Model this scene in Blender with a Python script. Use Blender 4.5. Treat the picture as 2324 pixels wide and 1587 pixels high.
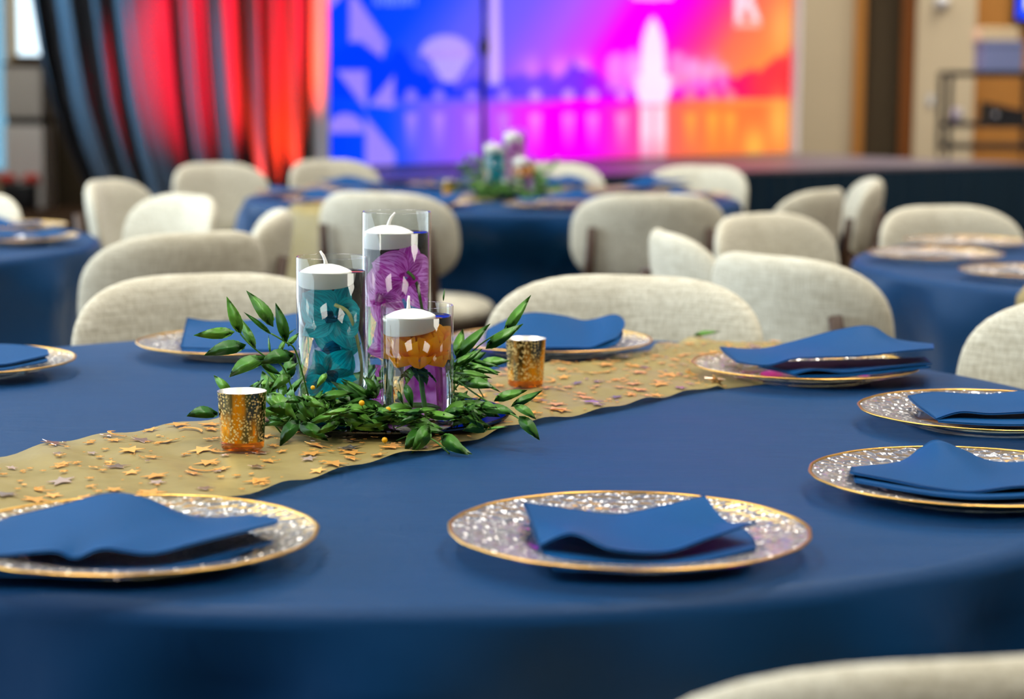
import bpy, bmesh, math, random
import numpy as np
from mathutils import Vector, Matrix, Euler

for o in list(bpy.data.objects):
    bpy.data.objects.remove(o)
SC = bpy.context.scene
COL = SC.collection
rnd = random.Random(7)
PI = math.pi

# ------------------------------------------------------------------ camera
IW, IH = 2324, 1587
FPX = 4595.9
PITCH = math.radians(7.4213)
ROLL = math.radians(0.38)
TT = 0.75                       # table top height
CZ = TT + 0.4213                # camera height
cd = bpy.data.cameras.new('camera')
cam = bpy.data.objects.new('camera', cd)
COL.objects.link(cam)
cd.sensor_width = 36.0
cd.lens = FPX / IW * 36.0
cd.clip_start = 0.05
cd.clip_end = 80
cd.dof.use_dof = True
cd.dof.focus_distance = 2.37
cd.dof.aperture_fstop = 3.9
cam.matrix_world = Matrix.Translation((0, 0, CZ)) @ Matrix.Rotation(PI / 2 - PITCH, 4, 'X') @ Matrix.Rotation(ROLL, 4, 'Z')
SC.camera = cam

# ------------------------------------------------------------------ world, view, big lights
SC.view_settings.view_transform = 'Standard'
SC.view_settings.look = 'None'
SC.view_settings.exposure = 0.0
SC.view_settings.gamma = 1.0
SC.view_settings.use_curve_mapping = False
SC.cycles.max_bounces = 10
SC.cycles.diffuse_bounces = 4
SC.cycles.glossy_bounces = 3
SC.cycles.transmission_bounces = 9
SC.cycles.use_adaptive_sampling = True
SC.cycles.adaptive_threshold = 0.055
SC.cycles.adaptive_min_samples = 12
SC.cycles.transparent_max_bounces = 16
SC.cycles.sample_clamp_indirect = 6.0
SC.cycles.blur_glossy = 0.6
SC.cycles.use_denoising = True

wd = bpy.data.worlds.new('daylight')
SC.world = wd
wd.use_nodes = True
wd.node_tree.nodes['Background'].inputs[0].default_value = (0.78, 0.90, 1.0, 1)
wd.node_tree.nodes['Background'].inputs[1].default_value = 2.3

CEIL = 3.7
PANEL_W = 33.0
WARM = (1.0, 0.93, 0.82)

def area(name, loc, rot, sx, sy, power, color, spread=PI):
    l = bpy.data.lights.new(name, 'AREA')
    l.shape = 'RECTANGLE'
    l.size, l.size_y = sx, sy
    l.energy = power
    l.color = color
    l.spread = spread
    o = bpy.data.objects.new(name, l)
    COL.objects.link(o)
    o.location = loc
    o.rotation_euler = rot
    return o

def spot(name, loc, target, power, color, angle, blend=0.6, r=0.06):
    l = bpy.data.lights.new(name, 'SPOT')
    l.energy = power
    l.color = color
    l.spot_size = angle
    l.spot_blend = blend
    l.shadow_soft_size = r
    o = bpy.data.objects.new(name, l)
    COL.objects.link(o)
    o.location = loc
    o.rotation_euler = (Vector(target) - Vector(loc)).to_track_quat('-Z', 'Y').to_euler()
    return o

# daylight entering through the glazed left wall
area('daylight_left', (-5.08, 5.5, 1.75), (0, -PI / 2, 0), 2.5, 13.0, 420, (0.72, 0.87, 1.0))
# ceiling light panels (their housings are built with the ceiling below)
PANELS = [(x, y) for y in (1.2, 3.6, 6.0, 8.4, 10.8, 14.0, 17.2) for x in (-3.6, -1.2, 1.2, 3.6, 6.0) if not (y > 9 and x < 2)] + [(2.4, 18.4), (4.8, 18.6), (3.4, 15.6), (-4.5, 17.8)]  # those after the grid are added to brighten back wall, stage and cabinet
for x, y in PANELS:
    area('ceiling_panel_light', (x, y, CEIL - 0.035), (0, 0, 0), 0.9, 0.9, PANEL_W, WARM, math.radians(122))
# stage wash on the drape: red from the truss above, red uplights on the floor
spot('red_wash', (0.9, 11.3, 3.3), (-1.80, 13.25, 1.55), 12500, (1.0, 0.008, 0.035), math.radians(21), 0.75)
spot('added_blue_wash', (-4.3, 11.0, 3.0), (-2.78, 12.9, 1.5), 1500, (0.12, 0.48, 0.9), math.radians(30), 0.9)  # added lamp, unseen, to turn the drape's left folds blue
UPL = [(-1.62, 13.16), (-1.46, 13.24), (-1.41, 13.26)]
for ux, uy in UPL:
    spot('red_uplight', (ux, uy, 0.16), (ux - 0.03, uy + 0.20, 1.0), 800, (1.0, 0.035, 0.006), math.radians(30), 0.9, 0.03)

# ------------------------------------------------------------------ helpers
def ray(px, py):
    x, y = px - IW / 2, py - IH / 2
    c, s = math.cos(-ROLL), math.sin(-ROLL)
    x, y = x * c - y * s, x * s + y * c
    c, s = math.cos(PITCH), math.sin(PITCH)
    d = Vector((x, FPX * c - y * s, -FPX * s - y * c))
    return d / d.y

def at(px, py, Y):
    """point of the place that lies at depth Y"""
    r = ray(px, py) * Y
    return Vector((r.x, r.y, r.z + CZ))

def on(px, py, z):
    r = ray(px, py)
    t = (z - CZ) / r.z
    return Vector((r.x * t, r.y * t, z))

def proj(P):
    X, Y, Z = P[..., 0], P[..., 1], P[..., 2] - CZ
    c, s = math.cos(PITCH), math.sin(PITCH)
    d = Y * c - Z * s
    u = Y * s + Z * c
    x, y = FPX * X / d, -FPX * u / d
    c, s = math.cos(ROLL), math.sin(ROLL)
    return IW / 2 + x * c - y * s, IH / 2 + x * s + y * c

def mesh(name, V, F, mat=None, smooth=True, uv=None):
    me = bpy.data.meshes.new(name)
    me.from_pydata([tuple(v) for v in V], [], [tuple(f) for f in F])
    if uv is not None:
        lay = me.uv_layers.new(name='UVMap')
        for l in me.loops:
            lay.data[l.index].uv = uv[l.vertex_index]
    if mat:
        me.materials.append(mat)
    if smooth:
        me.polygons.foreach_set('use_smooth', [True] * len(me.polygons))
    me.update()
    return me

def grid_faces(nu, nv, wrapu=False, wrapv=False, off=0):
    F = []
    for i in range(nu if wrapu else nu - 1):
        for j in range(nv if wrapv else nv - 1):
            a = i * nv + j
            b = ((i + 1) % nu) * nv + j
            c = ((i + 1) % nu) * nv + (j + 1) % nv
            d = i * nv + (j + 1) % nv
            F.append((a + off, b + off, c + off, d + off))
    return F

def lathe(prof, n=48, close=False):
    """prof: list of (r,z); revolves round z"""
    V, F = [], []
    m = len(prof)
    for i in range(n):
        a = 2 * PI * i / n
        for r, z in prof:
            V.append((r * math.cos(a), r * math.sin(a), z))
    F = grid_faces(n, m, True, close)
    return V, F

def tube(pts, rad, n=8, cap=True):
    pts = [Vector(p) for p in pts]
    rr = rad if isinstance(rad, (list, tuple)) else [rad] * len(pts)
    V, F = [], []
    up = Vector((0, 0, 1))
    t0 = (pts[1] - pts[0]).normalized()
    if abs(t0.z) > 0.9:
        up = Vector((0, 1, 0))
    for i, p in enumerate(pts):
        t = (pts[min(i + 1, len(pts) - 1)] - pts[max(i - 1, 0)]).normalized()
        a = t.cross(up).normalized()
        b = a.cross(t).normalized()
        for k in range(n):
            an = 2 * PI * k / n
            V.append(p + (a * math.cos(an) + b * math.sin(an)) * rr[i])
    F = grid_faces(len(pts), n, False, True)
    if cap:
        F.append(tuple(range(n)))
        F.append(tuple(range((len(pts) - 1) * n, len(pts) * n))[::-1])
    return V, F

def box(cx, cy, cz, sx, sy, sz, rz=0.0, b=0.0):
    bm = bmesh.new()
    bmesh.ops.create_cube(bm, size=1.0)
    for v in bm.verts:
        v.co = Vector((v.co.x * sx, v.co.y * sy, v.co.z * sz))
    if b > 0:
        bmesh.ops.bevel(bm, geom=bm.edges[:], offset=b, segments=2, affect='EDGES', profile=0.7)
    M = Matrix.Translation((cx, cy, cz)) @ Matrix.Rotation(rz, 4, 'Z')
    bmesh.ops.transform(bm, matrix=M, verts=bm.verts[:])
    V = [v.co.copy() for v in bm.verts]
    for i, v in enumerate(bm.verts):
        v.index = i
    F = [[v.index for v in f.verts] for f in bm.faces]
    bm.free()
    return V, F

def join(*vfs):
    V, F = [], []
    for v, f in vfs:
        o = len(V)
        V += list(v)
        F += [[i + o for i in x] for x in f]
    return V, F

def link(name, data, parent=None):
    o = bpy.data.objects.new(name, data)
    COL.objects.link(o)
    if parent:
        o.parent = parent
    return o

def tag(o, label=None, cat=None, group=None, kind=None):
    if label: o['label'] = label
    if cat: o['category'] = cat
    if group: o['group'] = group
    if kind: o['kind'] = kind
    return o

def empty(name, loc, rz=0.0, label=None, cat=None, group=None):
    o = link(name, None)
    o.empty_display_size = 0.05
    o.location = loc
    o.rotation_euler = (0, 0, rz)
    return tag(o, label, cat, group)

def part(name, VF, mat, parent, smooth=True, uv=None, world=False, label=None):
    """a child mesh; world=True when the vertices are given in world coordinates of an unrotated parent"""
    V, F = VF
    if world:
        L = Vector(parent.location)
        g = parent.parent
        while g:
            L = L + Vector(g.location)
            g = g.parent
        V = [Vector(v) - L for v in V]
    o = link(name, mesh(name, V, F, mat, smooth, uv), parent)
    if label:
        o['label'] = label
    return o

def structure(name, VF, mat, smooth=False, parent=None):
    o = link(name, mesh(name, VF[0], VF[1], mat, smooth), parent)
    if not parent:
        o['kind'] = 'structure'
    return o

KIDS = {}
def copy_tree(o, parent=None, loc=None, rz=None, label=None, group=None):
    c = o.copy()
    COL.objects.link(c)
    c.parent = parent
    if loc is not None: c.location = loc
    if rz is not None: c.rotation_euler = (0, 0, rz)
    if label: c['label'] = label
    if group: c['group'] = group
    for ch in list(o.children):
        copy_tree(ch, c)
    return c

def s2l(r, g, b):
    f = lambda c: (c / 255 / 12.92) if c <= 10 else ((c / 255 + 0.055) / 1.055) ** 2.4
    return (f(r), f(g), f(b), 1.0)

# ------------------------------------------------------------------ materials
def mat(name):
    m = bpy.data.materials.new(name)
    m.use_nodes = True
    nt = m.node_tree
    nt.nodes.clear()
    out = nt.nodes.new('ShaderNodeOutputMaterial')
    return m, nt, out

def nd(nt, t, **kw):
    n = nt.nodes.new(t)
    for k, v in kw.items():
        if k.startswith('i_'):
            k2 = k[2:].replace('_', ' ')
            n.inputs[k2].default_value = v
        else:
            setattr(n, k, v)
    return n

def principled(name, color, rough=0.5, metal=0.0, spec=0.5, sheen=0.0, noise=None, bump=None, trans=0.0, sub=0.0, coords='Object', emit=None):
    m, nt, out = mat(name)
    p = nd(nt, 'ShaderNodeBsdfPrincipled')
    p.inputs['Base Color'].default_value = color
    p.inputs['Roughness'].default_value = rough
    p.inputs['Metallic'].default_value = metal
    p.inputs['Specular IOR Level'].default_value = spec
    p.inputs['Sheen Weight'].default_value = sheen
    p.inputs['Transmission Weight'].default_value = trans
    if sub:
        p.inputs['Subsurface Weight'].default_value = sub
        p.inputs['Subsurface Radius'].default_value = (0.01, 0.008, 0.006)
        p.inputs['Subsurface Scale'].default_value = 1.0
    if emit:
        p.inputs['Emission Color'].default_value = emit[0]
        p.inputs['Emission Strength'].default_value = emit[1]
    tc = nd(nt, 'ShaderNodeTexCoord')
    if noise:      # (scale, amount, stretch xyz)
        sc, amt, st = noise
        mp = nd(nt, 'ShaderNodeMapping')
        mp.inputs['Scale'].default_value = st
        nt.links.new(tc.outputs[coords], mp.inputs[0])
        n = nd(nt, 'ShaderNodeTexNoise')
        n.inputs['Scale'].default_value = sc
        n.inputs['Detail'].default_value = 4
        nt.links.new(mp.outputs[0], n.inputs['Vector'])
        mx = nd(nt, 'ShaderNodeMix', data_type='RGBA')
        mx.inputs['A'].default_value = tuple(c * (1 - amt) for c in color[:3]) + (1,)
        mx.inputs['B'].default_value = tuple(min(1, c * (1 + amt)) for c in color[:3]) + (1,)
        nt.links.new(n.outputs['Fac'], mx.inputs['Factor'])
        nt.links.new(mx.outputs['Result'], p.inputs['Base Color'])
    if bump:       # (scale, strength, distance, stretch)
        sc, st, ds, stv = bump
        mp2 = nd(nt, 'ShaderNodeMapping')
        mp2.inputs['Scale'].default_value = stv
        nt.links.new(tc.outputs[coords], mp2.inputs[0])
        n2 = nd(nt, 'ShaderNodeTexNoise')
        n2.inputs['Scale'].default_value = sc
        n2.inputs['Detail'].default_value = 5
        nt.links.new(mp2.outputs[0], n2.inputs['Vector'])
        b = nd(nt, 'ShaderNodeBump')
        b.inputs['Strength'].default_value = st
        b.inputs['Distance'].default_value = ds
        nt.links.new(n2.outputs['Fac'], b.inputs['Height'])
        nt.links.new(b.outputs['Normal'], p.inputs['Normal'])
    nt.links.new(p.outputs[0], out.inputs[0])
    return m

M = {}
M['cloth'] = principled('royal_blue_polyester', (0.002, 0.040, 0.132, 1), 0.5, spec=0.16, sheen=0.0, noise=(3, 0.12, (1, 1, 1)), bump=(1.0, 0.25, 0.02, (2.0, 9.0, 2.0)))
M['napkin'] = principled('blue_napkin_fabric', (0.001, 0.057, 0.190, 1), 0.5, spec=0.10, sheen=0.0, bump=(900, 0.12, 0.0004, (1, 1, 1)))
M['carpet'] = principled('brown_carpet', s2l(62, 46, 33), 0.95, spec=0.1, noise=(6, 0.35, (1, 1, 1)), bump=(300, 0.4, 0.004, (1, 1, 1)))
M['ceiling'] = principled('ceiling_paint', (0.72, 0.70, 0.66, 1), 0.9, spec=0.1)
M['beige'] = principled('beige_wall_paint', s2l(205, 190, 160), 0.85, spec=0.15, noise=(1.3, 0.06, (1, 1, 1)))
M['walnut'] = principled('dark_walnut_wood', s2l(58, 36, 20), 0.42, spec=0.4, noise=(9, 0.35, (6, 6, 0.6)))
M['oak'] = principled('oak_panel', s2l(178, 122, 58), 0.5, spec=0.3, noise=(5, 0.18, (5, 5, 0.5)))
M['dark_wall'] = principled('dark_olive_wall', s2l(72, 62, 46), 0.85, spec=0.15)
M['stage_top'] = principled('stage_deck', s2l(96, 90, 100), 0.4, spec=0.5)
M['skirt'] = principled('dark_navy_stage_skirt', s2l(22, 48, 66), 0.8, spec=0.2)
M['black'] = principled('black_metal', (0.012, 0.013, 0.015, 1), 0.45, spec=0.5)
M['drape'] = principled('charcoal_drape', (0.06, 0.06, 0.065, 1), 0.85, spec=0.15, sheen=0.1)
M['white'] = principled('white_paint', (0.78, 0.79, 0.8, 1), 0.5)
M['grey'] = principled('light_grey_laminate', (0.50, 0.50, 0.49, 1), 0.5)
M['red'] = principled('red_plastic', s2l(196, 46, 30), 0.5)
M['gold'] = principled('gold_rim', s2l(238, 186, 96), 0.28, metal=1.0, bump=(160, 0.25, 0.002, (1, 1, 1)))
M['wax'] = principled('white_wax', (0.88, 0.88, 0.86, 1), 0.35, spec=0.4, sub=0.35)
M['wick'] = principled('waxed_wick', (0.86, 0.84, 0.80, 1), 0.6)
def smoked_mirror():
    m, nt, out = mat('smoked_mirror')
    g = nd(nt, 'ShaderNodeBsdfGlossy')
    g.inputs['Color'].default_value = (0.10, 0.105, 0.13, 1)
    g.inputs['Roughness'].default_value = 0.02
    nt.links.new(g.outputs[0], out.inputs[0])
    return m
M['mirror'] = smoked_mirror()
M['bin'] = principled('blue_grey_plastic', s2l(128, 140, 180), 0.4)
M['carton'] = principled('cream_cardboard', s2l(236, 214, 166), 0.8)
M['berry'] = principled('yellow_berry', s2l(240, 180, 10), 0.4, spec=0.4)
M['stem'] = principled('green_stem', s2l(70, 120, 40), 0.5, spec=0.3)
M['stem_pale'] = principled('pale_olive_stem', s2l(176, 178, 110), 0.5)

# linen of the chairs: woven, with slubs along warp and weft
def linen():
    m, nt, out = mat('cream_linen')
    tc = nd(nt, 'ShaderNodeTexCoord')
    p = nd(nt, 'ShaderNodeBsdfPrincipled')
    p.inputs['Roughness'].default_value = 0.85
    p.inputs['Specular IOR Level'].default_value = 0.2
    p.inputs['Sheen Weight'].default_value = 0.15
    outs = []
    for st in ((260, 260, 22), (22, 22, 300)):
        mp = nd(nt, 'ShaderNodeMapping')
        mp.inputs['Scale'].default_value = st
        nt.links.new(tc.outputs['Object'], mp.inputs[0])
        n = nd(nt, 'ShaderNodeTexNoise')
        n.inputs['Scale'].default_value = 1.0
        n.inputs['Detail'].default_value = 2.0
        nt.links.new(mp.outputs[0], n.inputs['Vector'])
        outs.append(n.outputs['Fac'])
    ad = nd(nt, 'ShaderNodeMath', operation='ADD')
    nt.links.new(outs[0], ad.inputs[0])
    nt.links.new(outs[1], ad.inputs[1])
    cr = nd(nt, 'ShaderNodeMapRange')
    cr.inputs['From Min'].default_value = 0.72
    cr.inputs['From Max'].default_value = 1.28
    nt.links.new(ad.outputs[0], cr.inputs['Value'])
    mx = nd(nt, 'ShaderNodeMix', data_type='RGBA')
    mx.inputs['A'].default_value = (0.40, 0.37, 0.28, 1)
    mx.inputs['B'].default_value = (0.66, 0.64, 0.53, 1)
    nt.links.new(cr.outputs[0], mx.inputs['Factor'])
    nt.links.new(mx.outputs['Result'], p.inputs['Base Color'])
    b = nd(nt, 'ShaderNodeBump')
    b.inputs['Strength'].default_value = 0.35
    b.inputs['Distance'].default_value = 0.0015
    nt.links.new(cr.outputs[0], b.inputs['Height'])
    nt.links.new(b.outputs[0], p.inputs['Normal'])
    nt.links.new(p.outputs[0], out.inputs[0])
    return m
M['linen'] = linen()

def thin_glass(name, tint, ior=1.5, boost=1.0, rough=0.02, hammered=None, base=0.0):
    """thin clear glass: lets light straight through, mirrors more at grazing angles"""
    m, nt, out = mat(name)
    tr = nd(nt, 'ShaderNodeBsdfTransparent')
    tr.inputs[0].default_value = tint
    gl = nd(nt, 'ShaderNodeBsdfGlossy')
    gl.inputs['Roughness'].default_value = rough
    gl.inputs['Color'].default_value = (1, 1, 1, 1)
    # Schlick's law, the same from either side of the sheet
    ge = nd(nt, 'ShaderNodeNewGeometry')
    dt = nd(nt, 'ShaderNodeVectorMath', operation='DOT_PRODUCT')
    nt.links.new(ge.outputs['Incoming'], dt.inputs[0])
    nt.links.new(ge.outputs['Normal'], dt.inputs[1])
    ab = nd(nt, 'ShaderNodeMath', operation='ABSOLUTE')
    nt.links.new(dt.outputs['Value'], ab.inputs[0])
    om = nd(nt, 'ShaderNodeMath', operation='SUBTRACT', use_clamp=True)
    om.inputs[0].default_value = 1.0
    nt.links.new(ab.outputs[0], om.inputs[1])
    pw = nd(nt, 'ShaderNodeMath', operation='POWER')
    pw.inputs[1].default_value = 5.0
    nt.links.new(om.outputs[0], pw.inputs[0])
    f0 = ((ior - 1) / (ior + 1)) ** 2
    mu = nd(nt, 'ShaderNodeMath', operation='MULTIPLY_ADD', use_clamp=True)
    mu.inputs[1].default_value = (1 - f0) * boost
    mu.inputs[2].default_value = f0 * boost + base
    nt.links.new(pw.outputs[0], mu.inputs[0])
    mx = nd(nt, 'ShaderNodeMixShader')
    nt.links.new(mu.outputs[0], mx.inputs[0])
    nt.links.new(tr.outputs[0], mx.inputs[1])
    nt.links.new(gl.outputs[0], mx.inputs[2])
    if hammered:
        sc, st, ds = hammered
        tc = nd(nt, 'ShaderNodeTexCoord')
        vo = nd(nt, 'ShaderNodeTexVoronoi', feature='SMOOTH_F1')
        vo.inputs['Scale'].default_value = sc
        vo.inputs['Smoothness'].default_value = 0.35
        nt.links.new(tc.outputs['Object'], vo.inputs['Vector'])
        b = nd(nt, 'ShaderNodeBump')
        b.inputs['Strength'].default_value = st
        b.inputs['Distance'].default_value = ds
        nt.links.new(vo.outputs['Distance'], b.inputs['Height'])
        nt.links.new(b.outputs[0], gl.inputs['Normal'])
        nt.links.new(b.outputs[0], dt.inputs[1])
        df = nd(nt, 'ShaderNodeBsdfDiffuse')          # pressed surface scatters a little; taupe painted in for the walls' reflection
        df.inputs[0].default_value = (0.62, 0.58, 0.54, 1)
        nt.links.new(b.outputs[0], df.inputs['Normal'])
        mx2 = nd(nt, 'ShaderNodeMixShader')
        mx2.inputs[0].default_value = 0.15
        nt.links.new(mx.outputs[0], mx2.inputs[1])
        nt.links.new(df.outputs[0], mx2.inputs[2])
        mx = mx2
    nt.links.new(mx.outputs[0], out.inputs[0])
    return m
M['vase_glass'] = thin_glass('clear_vase_glass', (0.97, 0.985, 0.98, 1), 1.45, 0.9, 0.01)
M['plate_rim'] = thin_glass('hammered_clear_glass', (0.80, 0.80, 0.82, 1), 1.5, 1.15, 0.05, (80, 1.0, 0.007), 0.20)
M['plate_well'] = thin_glass('smooth_clear_glass', (0.86, 0.90, 0.90, 1), 1.5, 0.7, 0.02)
M['pane'] = thin_glass('window_pane', (0.93, 0.97, 0.98, 1), 1.5, 0.8, 0.01)
M['pane_blue'] = thin_glass('blue_tinted_pane', (0.36, 0.50, 0.56, 1), 1.5, 0.5, 0.01)

def water():
    m, nt, out = mat('clear_water')
    r = nd(nt, 'ShaderNodeBsdfGlass')
    r.inputs['Roughness'].default_value = 0.0
    r.inputs['IOR'].default_value = 1.33
    r.inputs['Color'].default_value = (0.985, 0.995, 0.99, 1)
    nt.links.new(r.outputs[0], out.inputs[0])
    return m
M['water'] = water()

def petal_mat(name, base, vein, freq, amt=0.75):
    m, nt, out = mat(name)
    uv = nd(nt, 'ShaderNodeUVMap')
    mp = nd(nt, 'ShaderNodeMapping')
    mp.inputs['Scale'].default_value = (freq, freq * 0.10, 1)
    nt.links.new(uv.outputs[0], mp.inputs[0])
    n = nd(nt, 'ShaderNodeTexNoise')
    n.inputs['Scale'].default_value = 1.0
    n.inputs['Detail'].default_value = 3
    n.inputs['Distortion'].default_value = 0.35
    nt.links.new(mp.outputs[0], n.inputs['Vector'])
    cr = nd(nt, 'ShaderNodeMapRange')
    cr.inputs['From Min'].default_value = 0.47
    cr.inputs['From Max'].default_value = 0.60
    nt.links.new(n.outputs['Fac'], cr.inputs['Value'])
    mu = nd(nt, 'ShaderNodeMath', operation='MULTIPLY')
    mu.inputs[1].default_value = amt
    nt.links.new(cr.outputs[0], mu.inputs[0])
    mx = nd(nt, 'ShaderNodeMix', data_type='RGBA')
    mx.inputs['A'].default_value = base
    mx.inputs['B'].default_value = vein
    nt.links.new(mu.outputs[0], mx.inputs['Factor'])
    d = nd(nt, 'ShaderNodeBsdfDiffuse')
    t = nd(nt, 'ShaderNodeBsdfTranslucent')
    g = nd(nt, 'ShaderNodeBsdfGlossy')
    g.inputs['Roughness'].default_value = 0.4
    nt.links.new(mx.outputs['Result'], d.inputs[0])
    nt.links.new(mx.outputs['Result'], t.inputs[0])
    ms = nd(nt, 'ShaderNodeMixShader')
    ms.inputs[0].default_value = 0.5
    nt.links.new(d.outputs[0], ms.inputs[1])
    nt.links.new(t.outputs[0], ms.inputs[2])
    ms2 = nd(nt, 'ShaderNodeMixShader')
    ms2.inputs[0].default_value = 0.012
    nt.links.new(ms.outputs[0], ms2.inputs[1])
    nt.links.new(g.outputs[0], ms2.inputs[2])
    nt.links.new(ms2.outputs[0], out.inputs[0])
    return m
M['teal_petal'] = petal_mat('teal_orchid_petal', (0.0, 0.47, 0.54, 1), (0.0, 0.13, 0.20, 1), 20, 0.6)
M['teal_lip'] = petal_mat('dark_teal_lip', (0.0, 0.12, 0.22, 1), (0.0, 0.02, 0.05, 1), 22)
M['pink_petal'] = petal_mat('magenta_orchid_petal', (0.85, 0.30, 0.86, 1), (0.48, 0.0, 0.42, 1), 24, 0.95)
M['pink_lip'] = petal_mat('deep_magenta_lip', (0.62, 0.02, 0.52, 1), (0.30, 0.0, 0.24, 1), 20)
M['orange_petal'] = petal_mat('orange_ranunculus_petal', (1.0, 0.52, 0.0, 1), (1.0, 0.42, 0.0, 1), 8, 0.5)

def leaf_mat():
    m, nt, out = mat('glossy_green_leaf')
    oi = nd(nt, 'ShaderNodeObjectInfo')
    mx = nd(nt, 'ShaderNodeMix', data_type='RGBA')
    mx.inputs['A'].default_value = (0.026, 0.15, 0.014, 1)
    mx.inputs['B'].default_value = (0.16, 0.44, 0.05, 1)
    nt.links.new(oi.outputs['Random'], mx.inputs['Factor'])
    uv = nd(nt, 'ShaderNodeUVMap')
    mp = nd(nt, 'ShaderNodeMapping')
    mp.inputs['Scale'].default_value = (14, 1.2, 1)
    nt.links.new(uv.outputs[0], mp.inputs[0])
    n = nd(nt, 'ShaderNodeTexNoise')
    n.inputs['Scale'].default_value = 1
    nt.links.new(mp.outputs[0], n.inputs['Vector'])
    hs = nd(nt, 'ShaderNodeHueSaturation')
    mr = nd(nt, 'ShaderNodeMapRange')
    mr.inputs['To Min'].default_value = 0.6
    mr.inputs['To Max'].default_value = 1.45
    nt.links.new(n.outputs['Fac'], mr.inputs['Value'])
    nt.links.new(mr.outputs[0], hs.inputs['Value'])
    nt.links.new(mx.outputs['Result'], hs.inputs['Color'])
    p = nd(nt, 'ShaderNodeBsdfPrincipled')
    p.inputs['Roughness'].default_value = 0.34
    p.inputs['Specular IOR Level'].default_value = 0.5
    nt.links.new(hs.outputs[0], p.inputs['Base Color'])
    b = nd(nt, 'ShaderNodeBump')
    b.inputs['Strength'].default_value = 0.3
    b.inputs['Distance'].default_value = 0.001
    nt.links.new(n.outputs['Fac'], b.inputs['Height'])
    nt.links.new(b.outputs[0], p.inputs['Normal'])
    t = nd(nt, 'ShaderNodeBsdfTranslucent')
    t.inputs[0].default_value = (0.10, 0.32, 0.03, 1)
    ms = nd(nt, 'ShaderNodeMixShader')
    ms.inputs[0].default_value = 0.22
    nt.links.new(p.outputs[0], ms.inputs[1])
    nt.links.new(t.outputs[0], ms.inputs[2])
    nt.links.new(ms.outputs[0], out.inputs[0])
    return m
M['leaf'] = leaf_mat()

def organza():
    m, nt, out = mat('sheer_gold_organza')
    tc = nd(nt, 'ShaderNodeTexCoord')
    tr = nd(nt, 'ShaderNodeBsdfTransparent')
    tr.inputs[0].default_value = (0.95, 0.88, 0.70, 1)
    p = nd(nt, 'ShaderNodeBsdfPrincipled')
    p.inputs['Base Color'].default_value = (0.42, 0.33, 0.11, 1)
    p.inputs['Roughness'].default_value = 0.38
    p.inputs['Specular IOR Level'].default_value = 0.6
    p.inputs['Sheen Weight'].default_value = 0.0
    n = nd(nt, 'ShaderNodeTexNoise')
    n.inputs['Scale'].default_value = 30
    n.inputs['Detail'].default_value = 3
    nt.links.new(tc.outputs['Object'], n.inputs['Vector'])
    b = nd(nt, 'ShaderNodeBump')
    b.inputs['Strength'].default_value = 0.35
    b.inputs['Distance'].default_value = 0.004
    nt.links.new(n.outputs['Fac'], b.inputs['Height'])
    nt.links.new(b.outputs[0], p.inputs['Normal'])
    mr = nd(nt, 'ShaderNodeMapRange')
    mr.inputs['To Min'].default_value = 0.55
    mr.inputs['To Max'].default_value = 0.75
    nt.links.new(n.outputs['Fac'], mr.inputs['Value'])
    mx = nd(nt, 'ShaderNodeMixShader')
    nt.links.new(mr.outputs[0], mx.inputs[0])
    nt.links.new(tr.outputs[0], mx.inputs[1])
    nt.links.new(p.outputs[0], mx.inputs[2])
    nt.links.new(mx.outputs[0], out.inputs[0])
    return m
M['organza'] = organza()
M['foil'] = principled('gold_foil', (1.0, 0.50, 0.12, 1), 0.33, metal=0.6)

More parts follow.
